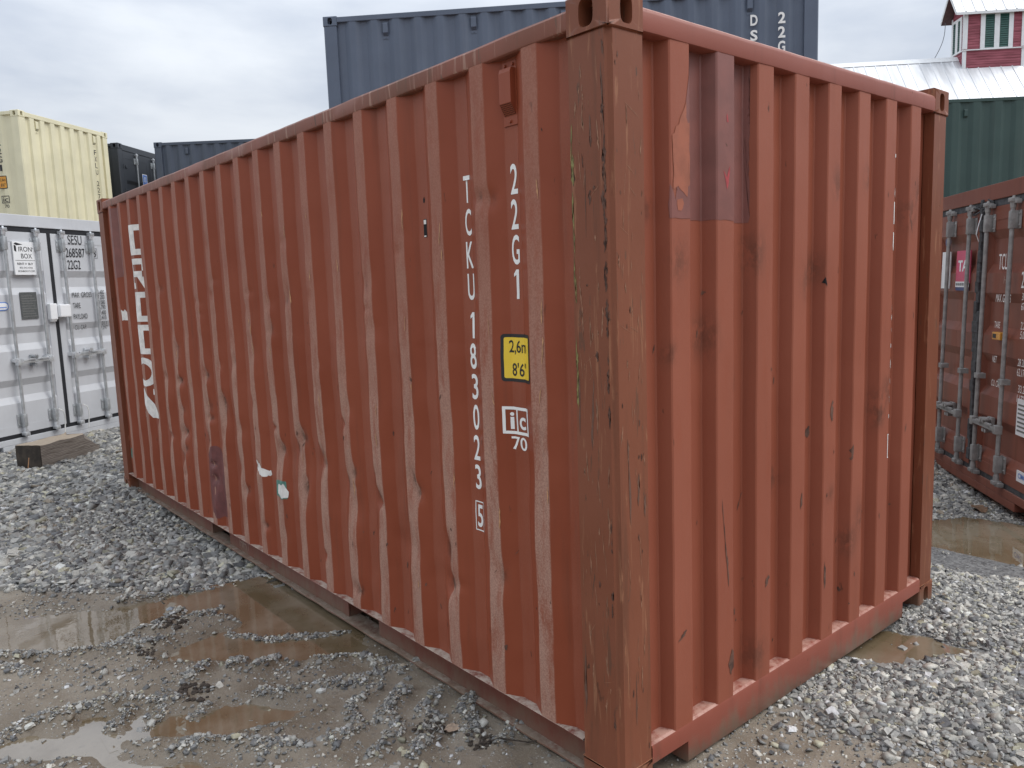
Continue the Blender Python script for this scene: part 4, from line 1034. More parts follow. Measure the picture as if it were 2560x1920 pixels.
def container(label, loc, theta, mat, doors=False, pitch=.279, outer=.072, slope=.068, depth=.036, epitch=.25, vents=(), events=(), bands=(), bars=None, mats=None, tilt=0.0, dmat=None, first=None, barh=None, hinges=False):
    L, W, H = 6.058, 2.438, 2.591
    root = empty('shipping_container', loc, theta); root.rotation_euler = (0, tilt, theta)
    tag(root, label, 'shipping container', 'shipping containers in the yard')
    fs = -L / 2 + .172 + .115 if first is None else first
    for sy in (-1, 1):
        p = make_prof(-L / 2 + .160, L / 2 - .160, fs, pitch, outer, slope, depth, .004)
        bm = sheet(p, .10, 2.515, 1, lambda s, z, d: Vector((s, sy * (W / 2 - .006 - d), z)))
        if sy > 0: bmesh.ops.reverse_faces(bm, faces=bm.faces)
        obj('side_panel', bm, mat, root)
        bm = bmesh.new(); box(bm, (-L / 2 + CX, min(sy * (W / 2 - .002), sy * (W / 2 - .062)), 2.515), (L / 2 - CX, max(sy * (W / 2 - .002), sy * (W / 2 - .062)), 2.578), .006); obj('top_rail', bm, mat, root)
        bm = bmesh.new(); box(bm, (-L / 2 + CX, min(sy * (W / 2 - .003), sy * (W / 2 - .06)), .012), (L / 2 - CX, max(sy * (W / 2 - .003), sy * (W / 2 - .06)), .165), .006); obj('bottom_rail', bm, mat, root)
        for sx in (-1, 1):
            obj('corner_post', post_bm(sx, sy, L, W, H, ins=.004), mat, root)
            for top in (False, True): obj('corner_casting', casting_bm(sx, sy, top, L, W, H, True), mat, root).data.materials.append(M['hole'])
    bm = bmesh.new(); box(bm, (-L / 2 + .05, -W / 2 + .05, 2.555), (L / 2 - .05, W / 2 - .05, 2.566)); obj('roof_panel', bm, mat, root)
    bm = bmesh.new(); box(bm, (-L / 2 + .05, -W / 2 + .05, .13), (L / 2 - .05, W / 2 - .05, .15)); obj('floor', bm, M['hole'], root)
    ends = (-1,) if doors else (-1, 1)
    for sx in ends:
        p = make_prof(-W / 2 + .15, W / 2 - .15, -W / 2 + .15 + .13, epitch, .10, .03, .042, .004)
        bm = sheet(p, .10, 2.49, 1, lambda s, z, d: Vector((sx * (L / 2 - .006 - d), s, z)))
        if sx < 0: bmesh.ops.reverse_faces(bm, faces=bm.faces)
        obj('end_panel', bm, mat, root)
        for nm, za, zb in (('header', 2.49, 2.575), ('end_sill', .012, .16)):
            bm = bmesh.new(); box(bm, (min(sx * (L / 2 - .002), sx * (L / 2 - .07)), -W / 2 + CY, za), (max(sx * (L / 2 - .002), sx * (L / 2 - .07)), W / 2 - CY, zb), .008); obj(nm, bm, mat, root)
    def hollow(a):
        c0 = fs + outer / 2 + pitch / 2; return c0 + round((a - L / 2 - c0) / pitch) * pitch
    for a, z in vents: vent(root, (hollow(a), -W / 2 + .006 + depth, z), (1, 0, 0), (0, -1, 0), mat, k=1.05)
    def ehollow(a):
        c0 = -W / 2 + .28 + .05 + epitch / 2; return c0 + round((a - W / 2 - c0) / epitch) * epitch
    for a, z in events: vent(root, (L / 2 - .006 - .04, ehollow(a), z), (0, 1, 0), (1, 0, 0), mat, k=1.15)
    if doors:
        X = L / 2 - .004; dm = dmat or mat; zt, zb = 2.395, .195
        bm = bmesh.new(); box(bm, (X - .08, -W / 2 + CY, zt + .055), (X, W / 2 - CY, H - .012), .006); obj('header', bm, dm, root)
        bm = bmesh.new(); box(bm, (X - .08, -W / 2 + CY, .085), (X, W / 2 - CY, zb - .045), .006); box(bm, (X - .079, -W / 2 + .36, .016), (X - .001, W / 2 - .36, .0848), .006); obj('end_sill', bm, dm, root)
        xr = X - .012
        rub = mats['gasket']
        bm = bmesh.new(); box(bm, (xr - .03, -W / 2 + .145, zt), (xr, W / 2 - .145, zt + .054)); box(bm, (xr - .03, -W / 2 + .145, zb - .044), (xr, W / 2 - .145, zb)); box(bm, (xr - .03, -.024, zb), (xr + .002, .024, zt))
        for s_ in (-1, 1): box(bm, (xr - .03, s_ * (W / 2 - .152) - .014, zb), (xr, s_ * (W / 2 - .152) + .014, zt))
        obj('door_gasket', bm, rub, root)
        for ya, yb in ((-W / 2 + .168, -.026), (.026, W / 2 - .168)):
            d_ = obj('door', door_bm(X - .006, ya, yb, zb + .002, zt - .002, bands), dm, root)
            if hinges:
                for zz in (.45, 1.0, 1.55, 2.1):
                    bm = bmesh.new(); ye = ya if ya < -.5 else yb; sg = -1 if ya < -.5 else 1
                    box(bm, (X - .004, ye - sg * .10 - .04, zz - .03), (X + .012, ye - sg * .10 + .04, zz + .03), .004); cyl(bm, (X + .006, ye + sg * .01, zz - .05), (X + .006, ye + sg * .01, zz + .05), .014, n=8); obj('hinge', bm, dm, d_)
        for i, y in enumerate(bars):
            locking_bar(root, X - .006, y, .24, 2.36, mats['bar'], mats['cam'], hz=(barh[i] if barh else None), hdir=(-1 if i in (1, 3) else 1), flip=mats.get('flip', 1))
    return root
def place(corner, theta, lx, ly, z0):
    """root location so that the local point (lx, ly) lands on the world point 'corner'"""
    c, s = math.cos(theta), math.sin(theta)
    return (corner[0] - lx * c + ly * s, corner[1] - lx * s - ly * c, z0)
HL, HW = L / 2, W / 2

# grey container with doors, bottom of the left stack
th = math.atan2(.536, .844)
ctr = (-8.25 - .536 * .83, -.62 + .844 * .83)
grey = container('new light grey container with doors facing the timber block', place(ctr, th, HL, 0, .10), th, M['grey'], doors=True,
    bands=((.66, .17), (1.23, .17), (1.84, .17)), bars=(-.600, -.200, .140, .560), barh=(.98, .98, .99, .99), mats=dict(gasket=M['rubber'], bar=M['galv'], cam=M['bright']))
def on_door(k=.002): return lambda a, z: Vector((HL - .004 - .006 + k, a, z))
gd = on_door(.003)
flat_text(grey, [('SESU', .360, 2.335, .200, .105, .0), ('268587', .350, 2.185, .275, .105, .0), ('22G2', .315, 2.045, .185, .105, .0), ('3', .635, 2.185, .04, .09, .0)], M['black'], gd, label='black number SESU 268587 3 and 22G2')
flat_text(grey, [('MAX  GROSS', .380, 1.69, .285, .062), ('TARE', .290, 1.565, .105, .062), ('PAYLOAD', .330, 1.435, .20, .062), ('CU. CAP.', .315, 1.305, .17, .055, 0, .2),
    ('30.480', .655, 1.715, .125, .052), ('67.200', .655, 1.655, .125, .052), ('3.080', .668, 1.590, .10, .052), ('6.790', .668, 1.530, .10, .052), ('27.400', .655, 1.465, .125, .052), ('60.410', .655, 1.405, .125, .052), ('31.1', .675, 1.335, .08, .045, 0, .2), ('1.097', .668, 1.28, .10, .045, 0, .2)], M['black'], on_door(.006), label='black weight table MAX GROSS, TARE, PAYLOAD')
bm = ring(.600, 2.125, .675, 2.245, .004)
for v in bm.verts: v.co = gd(v.co.x, v.co.z)
obj('check_digit_box', bm, M['black'], grey)
bm = bmesh.new(); box(bm, (HL - .008, -.485, 1.925), (HL + .008, -.205, 2.285), .001)
sg_ = obj('sign', bm, M['sign_white'], grey); sg_['label'] = 'white rental sign reading IRON BOX, RENT or BUY'
sf = lambda a, z: Vector((HL + .0095, a, z))
flat_text(sg_, [('IRON', -.335, 2.205, .165, .052), ('BOX', -.325, 2.130, .135, .052), ('RENT', -.408, 2.045, .085, .024, .01), ('or', -.343, 2.045, .024, .016), ('BUY', -.283, 2.045, .06, .024, .01), ('802-342-4766', -.345, 2.003, .16, .018), ('IRONBOXVT.COM', -.345, 1.965, .205, .020)], M['black'], sf)
strip(sg_, [(-.470, 2.265), (-.445, 2.275), (-.36, 2.255), (-.44, 2.245)], M['black'], sf, 'logo')
strip(sg_, [(-.470, 2.185), (-.445, 2.175), (-.445, 2.238), (-.470, 2.250)], M['black'], sf, 'logo')
strip(sg_, rect(-.47, 2.080, -.225, 2.084), M['plate'], sf, 'rule')
bm = bmesh.new(); box(bm, (HL - .009, -.455, 1.44), (HL - .002, -.245, 1.735), .002); pl = obj('data_plate', bm, M['plate'], grey)
for i in range(9): strip(pl, rect(-.44, 1.465 + .028 * i, -.26 - .02 * (i % 3), 1.475 + .028 * i), M['plate_line'], lambda a, z: Vector((HL - .0008, a, z)), 'engraving')
bm = bmesh.new(); box(bm, (HL - .009, -.125, 1.415), (HL + .045, -.030, 1.60), .010); box(bm, (HL - .009, -.026, 1.44), (HL + .085, .120, 1.585), .012); box(bm, (HL - .006, -.11, 1.395), (HL + .03, -.04, 1.414), .003); obj('lock_box', bm, M['sign_white'], grey)
bm = poly_bm(rrect(-.86, 1.545, -.60, 1.635, .040))
for v in bm.verts: v.co = on_door(.004)(v.co.x, v.co.z)
obj('label_border', bm, M['blue_tag'], grey)
bm = poly_bm(rrect(-.85, 1.555, -.61, 1.625, .034))
for v in bm.verts: v.co = on_door(.006)(v.co.x, v.co.z)
lb = obj('label', bm, M['sign_white'], grey)
strip(lb, rect(-.83, 1.572, -.63, 1.582), M['blue_tag'], on_door(.008), 'print')
for y in (-.165, .175):
    bm = bmesh.new(); pp = [(HL + .07, y - .02, .40), (HL + .09, y + .02, .37), (HL + .085, y + .045, .30), (HL + .07, y + .05, .22), (HL + .065, y + .035, .10), (HL + .07, y + .04, .03)][:6 if y < 0 else 5]
    for a, b in zip(pp[:-1], pp[1:]): cyl(bm, a, b, .006, n=6)
    obj('seal_cord', bm, M['cord'], grey)

# cream container behind it
th = math.atan2(.634, .773)
yel = container('cream container with corrugated end, above and behind the grey one', place((-15.75, 1.06), th, HL, -HW, 2.692), th, M['cream'], epitch=.262, events=((.36, 2.36), (1.98, 2.36)))
ye = lambda a, z: Vector((HL - .003, a - HW, z))
yc = lambda a, z: Vector((HL - .046, a - HW, z))
flat_text(yel, [(c, 2.0, 2.11 - .135 * i - (.10 if i > 3 else 0), .035 if c == '1' else .07, .105, .01) for i, c in enumerate('FXLU227409')], M['black'], ye, label='black vertical serial FXLU 2274 on the end')
ys = lambda a, z: Vector((HL - a, -HW + .003, z))
flat_text(yel, [(c, .50, 2.02 - .155 * i, -.05 if c == '1' else -.10, .115, .01) for i, c in enumerate('22G1')], M['black'], ys, label='black vertical code 22G1')
strip(yel, rrect(.40, 1.17, .58, 1.41, .02), M['black'], ys, 'sticker_border'); strip(yel, rrect(.415, 1.185, .565, 1.395, .01), M['orange_tag'], lambda a, z: Vector((HL - a, -HW + .001, z)), 'height_sticker')
flat_text(yel, [('2,6m', .49, 1.33, -.12, .06), ('8\'6"', .49, 1.24, -.10, .06)], M['black'], lambda a, z: Vector((HL - a, -HW - .001, z)))
bm = ring(.39, .90, .56, 1.04, .014); merge(bm, text_bm('ic', -.11, .09, .01), (.475, 0, .97)); merge(bm, text_bm('70', -.10, .06, .01), (.46, 0, .845))
for v in bm.verts: v.co = ys(v.co.x, v.co.z)
obj('inspection_mark', bm, M['black'], yel)

# charcoal container with doors, farther back
th = math.atan2(.69, .72)
blk = container('charcoal container with a blue sticker on its door, between cream and slate ones', place((-17.75, 3.25), th, HL, -HW, 2.591), th, M['charcoal'], doors=True, bands=((.52, .27), (1.07, .27), (1.62, .27)), bars=(-.57, .13, .45, .8), mats=dict(gasket=M['charcoal'], bar=M['galv'], cam=M['bright']), hinges=True, vents=((5.45, 2.10),))
strip(blk, rect(-.33, 1.76, -.13, 2.02), M['sign_white'], on_door(.004), 'sticker_border'); strip(blk, rect(-.315, 1.775, -.145, 2.005), M['blue_tag'], on_door(.006), 'door_sticker')
bm = ring(-.265, 1.84, -.195, 1.95, .015)
for v in bm.verts: v.co = on_door(.008)(v.co.x, v.co.z)
obj('sticker_symbol', bm, M['sign_white'], blk)
# slate containers with long sides towards us
th = math.atan2(.74, .672)
dk = container('small looking dark slate container low behind the red roofline, left', place((-17.39, 3.908), th, -HL, -HW, 2.591), th, M['slate2'], vents=((.80, 2.36), (2.10, 2.36), (3.4, 2.36), (5.3, 2.36)))
th = math.atan2(.701, .713)
bl = container('big slate blue container stacked high behind, lettered 22G1 in white', place((-7.727, 3.189), th, -HL, -HW, 2.56), th, M['slate'], vents=((.775, 2.395), (1.84, 2.395), (2.93, 2.395), (5.24, 2.395)), first=-HL + .172 + .165)
bs = lambda a, z: Vector((a - HL, -HW + .004, z))
flat_text(bl, [(c, 5.30, 2.215 - .175 * i, .085, .125, .03) for i, c in enumerate('DSZU')], M['white'], bs, label='white vertical letters DSZ')
flat_text(bl, [(c, 5.625, 2.225 - .165 * i, .035 if c == '1' else .085, .13, .03) for i, c in enumerate('22G1')], M['white'], bs, label='white vertical code 22G1')
# right stack
th = math.atan2(-.65, -.76)
ctr = (-1.43 + .65 * .735, 6.15 - .76 * .735)
rdr = container('old dark red container with locking bars at right edge, TCL on its door', place(ctr, th, HL, 0, -.22), th, M['red_dark'], doors=True, bands=((.50, .26), (1.02, .26), (1.52, .26), (2.03, .26)), bars=(-.625, -.175, .175, .62), barh=(.62, .62, .62, .62), mats=dict(gasket=M['old_rubber'], bar=M['dull'], cam=M['dull'], flip=-1), tilt=R_(-1.0))
rdf = on_door(.004)
flat_text(rdr, [('TCLU', .435, 1.945, .20, .125), ('217', .835, 1.955, .15, .125), ('22G1', .835, 1.80, .20, .125)], M['white'], rdf, label='white TCL number on the right door')
flat_text(rdr, [('MAX. GROSS', .455, 1.655, .26, .062, 0, .1), ('30.480', .835, 1.675, .14, .055, 0, .15), ('67.200', .835, 1.60, .14, .055), ('TARE', .38, 1.44, .10, .052, 0, .1), ('2.280', .835, 1.455, .12, .058, 0, .1), ('5.030', .835, 1.385, .12, .058, 0, .2),
    ('NET', .37, 1.16, .085, .052, 0, .2), ('28.200', .835, 1.175, .14, .058, 0, .2), ('62.170', .835, 1.10, .14, .058), ('CU. CAP.', .42, .965, .17, .052, 0, .2), ('33.2', .85, .975, .10, .058), ('1.172', .84, .90, .11, .058, 0, .2)], M['white'], on_door(.006), label='white weight table down the right door')
flat_text(rdr, [('HPL', .50, 1.80, .12, .055, -.02, .15)], M['chalk'], rdf, 'chalk_letters')
def plate(parent, name, a0, z0, a1, z1, mat, t=.006):
    bm = bmesh.new(); box(bm, (HL - .012, a0, z0), (HL - .008 + t, a1, z1)); return obj(name, bm, mat, parent)
sg_ = plate(rdr, 'sign', -.515, 1.77, -.215, 2.06, M['sign_red']); sg_['label'] = 'crimson sign with large white letters TAI'
fa = lambda a, z: Vector((HL - .0005, a, z))
strip(sg_, rect(-.515, 1.735, -.215, 1.785), M['sign_white'], fa, 'sign_band'); strip(sg_, rect(-.505, 1.705, -.215, 1.734), M['navy'], fa, 'sign_band')
bm = bmesh.new(); merge(bm, text_bm('TAI', .235, .10, .03), (-.355, 0, 1.925))
for v in bm.verts: v.co = fa(v.co.x, v.co.z)
obj('lettering', bm, M['sign_white'], sg_)
bm = bmesh.new()
for i in range(18):
    a = -.50 + .0155 * i; merge(bm, poly_bm(rect(a, 1.748, a + .006 + .004 * (i % 3 == 0), 1.773)))
for v in bm.verts: v.co = Vector((HL + .0005, v.co.x, v.co.z))
obj('small_print', bm, M['black'], sg_)
s2 = plate(rdr, 'sign', -.86, 1.72, -.665, 2.06, M['sign_white'])
flat_text(s2, [('X', -.72, 1.93, .08, .11, .03), ('II', -.72, 1.80, .06, .06, .02)], M['black'], fa)
bm = poly_bm(rrect(-.80, 2.11, -.665, 2.19, .039))
for v in bm.verts: v.co = fa(v.co.x, v.co.z)
obj('round_sticker', bm, M['navy'], rdr)
p_ = plate(rdr, 'document_sheet', .80, .62, 1.0, .90, M['sign_white'], .003)
for i in range(7): strip(p_, rect(.82, .65 + .033 * i, .98 - .03 * (i % 2), .664 + .033 * i), M['plate_line'], lambda a, z: Vector((HL - .003, a, z)), 'print')
p_ = plate(rdr, 'maker_sticker', .86, .27, 1.03, .355, M['sign_white'], .003)
flat_text(p_, [('CIMC', .95, .318, .12, .04, .02)], M['blue_tag'], lambda a, z: Vector((HL - .003, a, z)))
bm = bmesh.new(); box(bm, (HL - .008, .40, 1.325), (HL + .04, .545, 1.385), .006); t_ = obj('seal_tag', bm, M['orange_tag'], rdr); t_['label'] = 'amber plastic seal tag'
bm = bmesh.new(); box(bm, (HL + .0402, .415, 1.338), (HL + .0415, .475, 1.372)); obj('tag_window', bm, M['black'], t_)
# torn, sagging rubber where the two doors meet
bm = bmesh.new(); rr = random.Random(4)
for i in range(26):
    z = 2.42 - .085 * i; w = .020 + .016 * rr.random() + (.025 if 10 < i < 17 else 0); y = -.01 + rr.uniform(-.015, .015)
    box(bm, (HL - .02, y - w, z - .05), (HL + .006 + .012 * rr.random(), y + w, z + .05), .008)
for i in range(14):
    y = rr.uniform(-.17, .17); z = rr.uniform(2.38, 2.45); cyl(bm, (HL - .01, y, z), (HL + .03, y + rr.uniform(-.07, .07), z + rr.uniform(-.05, .03)), .010, .005, 6)
o_ = obj('torn_gasket', bm, M['old_rubber'], rdr)
bm = bmesh.new(); pts = [(HL + .01, .0, 2.35), (HL + .04, .015, 2.25), (HL + .05, .012, 2.18), (HL + .02, -.005, 2.12)]
for a, b in zip(pts[:-1], pts[1:]): cyl(bm, a, b, .004, n=6)
obj('loose_strip', bm, M['sign_white'], rdr)
th = math.atan2(.742, .67)
grn = container('upper dark green container, its roofline just below the pale barn roof', place((-4.95, 14.52), th, -HL, -HW, 2.37), th, M['green'], pitch=.40, outer=.13, slope=.075, vents=((.68, 2.30), (5.3, 2.36)), first=-HL + .172 + .22)

def copy_tree(o, parent=None):
    c = o.copy(); COL.objects.link(c)
    if parent: c.parent = parent
    for ch in list(o.children): copy_tree(ch, c)
    return c
low = copy_tree(grn); low.location.z = -.221
low['label'] = 'lower dark green container on the ground, carrying the upper green one'

# ------------------------------------------------------------------ barn and cupola behind
E2 = Vector((.704, .710, 0)).normalized(); E1 = Vector((-.710, .704, 0)).normalized(); CC = Vector((-12.288, 35.734, 0))
RZ, K = 10.78, 1.12
th = math.atan2(E2.y, E2.x)
barn = empty('barn', CC + E1 * .52, th); tag(barn, 'barn with pale metal roof rising behind the green container', 'barn')
def slope_sheet(bm, x0, x1, ridge_y, ridge_z, run, k, step, rib=.03, sg=-1):
    """standing-seam roof slope from the ridge outwards along sg*y"""
    n = int((x1 - x0) / step); ev = lambda x, r_, dz: Vector((x, ridge_y + sg * r_, ridge_z - k * r_ + dz))
    for i in range(n):
        a = x0 + i * step
        P_ = [(a, 0), (a + step - .07, 0), (a + step - .05, rib), (a + step - .02, rib), (a + step, 0)]
        for (xa, da), (xb, db) in zip(P_[:-1], P_[1:]):
            f = [bm.verts.new(v) for v in (ev(xa, run, da), ev(xb, run, db), ev(xb, 0, db), ev(xa, 0, da))]
            bm.faces.new(f if sg < 0 else f[::-1])
bm = bmesh.new(); slope_sheet(bm, -9, 14, 0, RZ, 5.2, K, .46); slope_sheet(bm, -9, 14, 0, RZ, 5.2, K, .46, sg=1)
rf = obj('roof', bm, M['roof'], barn)
bm = bmesh.new(); rail(bm, (-9, 0), (14, 0), [(-.20, RZ - .19), (0, RZ + .035), (.20, RZ - .19), (0, RZ + .01)], 1); obj('ridge_cap', bm, M['barn_white'], rf)
bm = bmesh.new(); box(bm, (-8.7, -4.9, -.2), (13.7, 4.9, RZ - K * 5.0)); obj('wall', bm, M['barn_red'], barn)
bm = bmesh.new()
for xx in (-8.7, 13.7): bm.faces.new([bm.verts.new(v) for v in ((xx, -4.9, RZ - K * 5.0), (xx, 4.9, RZ - K * 5.0), (xx, 0, RZ - .05))])
obj('gable', bm, M['barn_red'], barn)
cup = empty('cupola', CC + Vector((0, 0, 10.78 - .6)), th); tag(cup, 'red boarded cupola with green louvred windows on the barn roof', 'cupola')
CZ0 = 10.18
def cz(z): return z - CZ0
def board_wall(bm, p, d, n, w0, w1, z0, z1, bh=.105):
    """lapped boards on a vertical wall"""
    p, d, n = Vector(p), Vector(d), Vector(n); z = z0; rr = random.Random(int(w1 * 100))
    while z < z1 - .01:
        zt = min(z + bh, z1)
        a = [p + d * w0 + n * .020 + Vector((0, 0, z)), p + d * w1 + n * .020 + Vector((0, 0, z)), p + d * w1 + n * .004 + Vector((0, 0, zt)), p + d * w0 + n * .004 + Vector((0, 0, zt))]
        bm.faces.new([bm.verts.new(v) for v in a])
        b = [p + d * w0 + n * .004 + Vector((0, 0, z)), p + d * w1 + n * .004 + Vector((0, 0, z)), a[1], a[0]]
        bm.faces.new([bm.verts.new(v) for v in b]); z = zt
X_, Y_ = Vector((1, 0, 0)), Vector((0, 1, 0))
bm = bmesh.new()
board_wall(bm, (0, 0, 0), X_, -Y_, 0, 2.45, cz(9.6), cz(12.55)); board_wall(bm, (0, 1.05, 0), -Y_, -X_, 0, 1.05, cz(9.6), cz(12.55)); board_wall(bm, (2.45, 0, 0), Y_, X_, 0, 1.05, cz(9.6), cz(12.55)); board_wall(bm, (2.45, 1.05, 0), -X_, Y_, 0, 2.45, cz(9.6), cz(12.55))
for xx in (-.01, 2.46): bm.faces.new([bm.verts.new(v) for v in ((xx, -.0, cz(12.5)), (xx, 1.05, cz(12.5)), (xx, .525, cz(13.35)))])
o_ = obj('siding', bm, M['barn_red'], cup); o_['kind'] = 'stuff'
def cb(name, a, b, mat=M['barn_white']):
    bm = bmesh.new(); box(bm, a, b, .004); return obj(name, bm, mat, cup)
for xx, yy in ((0, 0), (2.45, 0), (0, 1.05), (2.45, 1.05)):
    sx = -1 if xx == 0 else 1; sy = -1 if yy == 0 else 1
    x0, x1 = sorted((xx + sx * .035, xx - sx * .13)); y0, y1 = sorted((yy + sy * .035, yy - sy * .06)); cb('corner_board', (x0, y0, cz(10.98)), (x1, y1, cz(12.5)))
    x0, x1 = sorted((xx + sx * .033, xx - sx * .10)); y0, y1 = sorted((yy + sy * .033, yy - sy * .05)); cb('corner_board', (x0, y0, cz(9.7)), (x1, y1, cz(10.90)))
cb('sill_band', (-.06, -.075, cz(10.905)), (2.51, 1.125, cz(10.945)))
cb('frieze_board', (-.03, -.040, cz(12.40)), (2.48, -.024, cz(12.52)))
def window(at, w, z0, z1, cas, sl):
    bm = bmesh.new()
    def bx(a0, c0, a1, c1, t, mt=None):
        vs = [at(a, t_, c) for c in (c0, c1) for t_ in (.0, t) for a in (a0, a1)]; vv = [bm.verts.new(v) for v in vs]
        for f in ((0, 1, 3, 2), (4, 5, 7, 6), (0, 1, 5, 4), (2, 3, 7, 6), (0, 2, 6, 4), (1, 3, 7, 5)): bm.faces.new([vv[i] for i in f])
    edges = [0] + [x_ for s_ in sl for x_ in s_] + [w]
    for a, b in zip(edges[0::2], edges[1::2]): bx(a, z0, b, z1, .05)
    for a, b in sl: bx(a, z1 - cas, b, z1, .049); bx(a, z0, b, z0 + .035, .049)
    win = obj('window', bm, M['barn_white'], cup, recalc=True)
    for a, b in sl:
        bm = bmesh.new(); n = 15; h = (z1 - cas - z0 - .035) / n
        for i in range(n):
            c = z0 + .035 + h * i
            bm.faces.new([bm.verts.new(v) for v in (at(a, .046, c + .012), at(b, .046, c + .012), at(b, .024, c + h), at(a, .024, c + h))])
            bm.faces.new([bm.verts.new(v) for v in (at(a, .030, c + .010), at(b, .030, c + .010), at(b, .046, c + .012), at(a, .046, c + .012))])
        o_ = obj('louvre_slats', bm, M['shutter'], win); o_['kind'] = 'stuff'
        bm = bmesh.new(); bm.faces.new([bm.verts.new(v) for v in (at(a, .0225, z0), at(b, .0225, z0), at(b, .0225, z1 - .01), at(a, .0225, z1 - .01))]); obj('backing', bm, M['hole'], win)
    return win
window(lambda a, t, z: Vector((.65 + a, -.0 - t, z)), 1.32, cz(10.95), cz(12.44), .095, [(.18, .56), (.77, 1.14)])
window(lambda a, t, z: Vector((-.0 - t, 1.04 - a, z)), .90, cz(10.95), cz(12.36), .11, [(.13, .36), (.56, .76)])
bm = bmesh.new(); ky = 1.42; slope_sheet(bm, -.42, 2.87, .525, 13.46, .72, ky, .41, .03); slope_sheet(bm, -.42, 2.87, .525, 13.46, .72, ky, .41, .03, sg=1)
bmesh.ops.translate(bm, verts=bm.verts, vec=(0, 0, -CZ0))
cr = obj('roof', bm, M['roof'], cup)
bm = bmesh.new()
for sg in (-1, 1):
    for xx in (-.42, 2.86):
        rail_p = [Vector((xx, .525, cz(13.46))), Vector((xx, .525 + sg * .72, cz(13.46 - ky * .72)))]
        vs = [bm.verts.new(v) for v in (rail_p[0], rail_p[1], rail_p[1] + Vector((0, 0, -.11)), rail_p[0] + Vector((0, 0, -.13)))]; bm.faces.new(vs)
        vs = [bm.verts.new(v + Vector((-.03 if xx < 0 else .03, 0, 0))) for v in (rail_p[0] + Vector((0, 0, .01)), rail_p[1] + Vector((0, 0, .01)), rail_p[1] + Vector((0, 0, -.11)), rail_p[0] + Vector((0, 0, -.13)))]; bm.faces.new(vs)
    ye_ = .525 + sg * .72; ze = 13.46 - ky * .72
    vs = [bm.verts.new(v) for v in ((-.42, ye_, cz(ze) + .005), (2.86, ye_, cz(ze) + .005), (2.86, ye_, cz(ze) - .10), (-.42, ye_, cz(ze) - .10))]; bm.faces.new(vs)
obj('fascia_board', bm, M['barn_white'], cr)
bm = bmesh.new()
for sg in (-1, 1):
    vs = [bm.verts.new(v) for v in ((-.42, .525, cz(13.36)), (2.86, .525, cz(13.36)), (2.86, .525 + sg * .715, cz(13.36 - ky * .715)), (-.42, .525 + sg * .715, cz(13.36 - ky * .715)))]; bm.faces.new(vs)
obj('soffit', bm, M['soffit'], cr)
bm = bmesh.new(); A_ = CC + E1 * 1.1 - E2 * .30 + Vector((0, 0, 12.42)); B_ = CC + E1 * .55 - E2 * .95 + Vector((0, 0, 10.80)); pv = A_
for i in range(1, 9):
    t = i / 8; p_ = A_.lerp(B_, t) + E2 * (.13 * math.sin(math.pi * t)); cyl(bm, pv, p_, .014, n=6); pv = p_
tag(obj('cable', bm, M['wire']), 'thin loose cable hanging from the cupola eave to the barn ridge', 'cable')

# ------------------------------------------------------------------ timber, leaves and loose bits
tm = empty('timber_block', (-7.13, -.47, .085), math.atan2(.58, -.475)); tag(tm, 'short weathered timber block with splintered end on the gravel', 'timber')
bm = bmesh.new(); nxs = 22; rows = []; ln, wd, ht = .80, .285, .245
for i in range(nxs + 1):
    t = i / nxs; x = ln * t; ring_ = []
    zc = ht * (1 - .035 * t); e = max(0, (t - .74) / .26)
    for j in range(24):
        u = j / 6; s_ = int(u); f = u - s_
        y, z = ((f, 0), (1, f), (1 - f, 1), (0, 1 - f))[s_ % 4]
        xx = x + (e * (-.16 * z + .05 * math.sin(y * 9 + z * 5) + .04 * fbm(y * 4, z * 5, 2)))
        ring_.append(bm.verts.new((xx + .004 * fbm(x * 5, y * 3, z * 3), y * wd + .006 * fbm(x * 3, z * 4, 5) , z * zc + .008 * fbm(x * 6, y * 9, 9) * z + (.02 * fbm(x * 14, y * 22, 4) * z * e))))
    rows.append(ring_)
for i in range(nxs):
    for j in range(24): bm.faces.new((rows[i][j], rows[i + 1][j], rows[i + 1][(j + 1) % 24], rows[i][(j + 1) % 24]))
bm.faces.new(rows[-1])
bmesh.ops.recalc_face_normals(bm, faces=bm.faces)
obj('beam', bm, M['wood'], tm, smooth=32)
bm = bmesh.new(); box(bm, (-.004, .004, .004), (.006, wd - .004, ht - .006), .003); eg = obj('end_grain', bm, M['wood_end'], tm)
bm = bmesh.new(); bm.faces.new([bm.verts.new(v) for v in ((-.0052, wd * .55, .0), (-.0052, wd * .60, .0), (-.0052, wd * .50, .125), (-.0052, wd * .47, .125))]); obj('saw_mark', bm, M['ochre'], eg)
def leaf(label, x, y, s, rz, mat, grp=None):
    bm = bmesh.new(); n = 8; L_, R2 = [], []; mid = []
    for i in range(n + 1):
        t = i / n; w = .42 * math.sin(math.pi * min(1, t * .92 + .06)) ** .8 * (1 + .18 * math.sin(i * 2.3)); zz = .10 * math.sin(t * 3) + .05 * math.sin(t * 9)
        mid.append(bm.verts.new((t * s, 0, zz * s))); L_.append(bm.verts.new((t * s, w * s, (zz + .16 * w) * s))); R2.append(bm.verts.new((t * s, -w * s, (zz + .24 * w) * s)))
    for i in range(n):
        bm.faces.new((mid[i], mid[i + 1], L_[i + 1], L_[i])); bm.faces.new((mid[i + 1], mid[i], R2[i], R2[i + 1]))
    o = obj('dry_leaf', bm, mat, smooth=50); o.location = (x, y, gz(x, y) + .012); o.rotation_euler = (.1, -.06, rz)
    return tag(o, label, 'leaf', grp)
M['leaf'] = plain('dry_leaf', (.30, .225, .165), .7, var=.3, scale=60)
M['leaf2'] = plain('brown_leaf', (.16, .095, .055), .7, var=.3, scale=60)
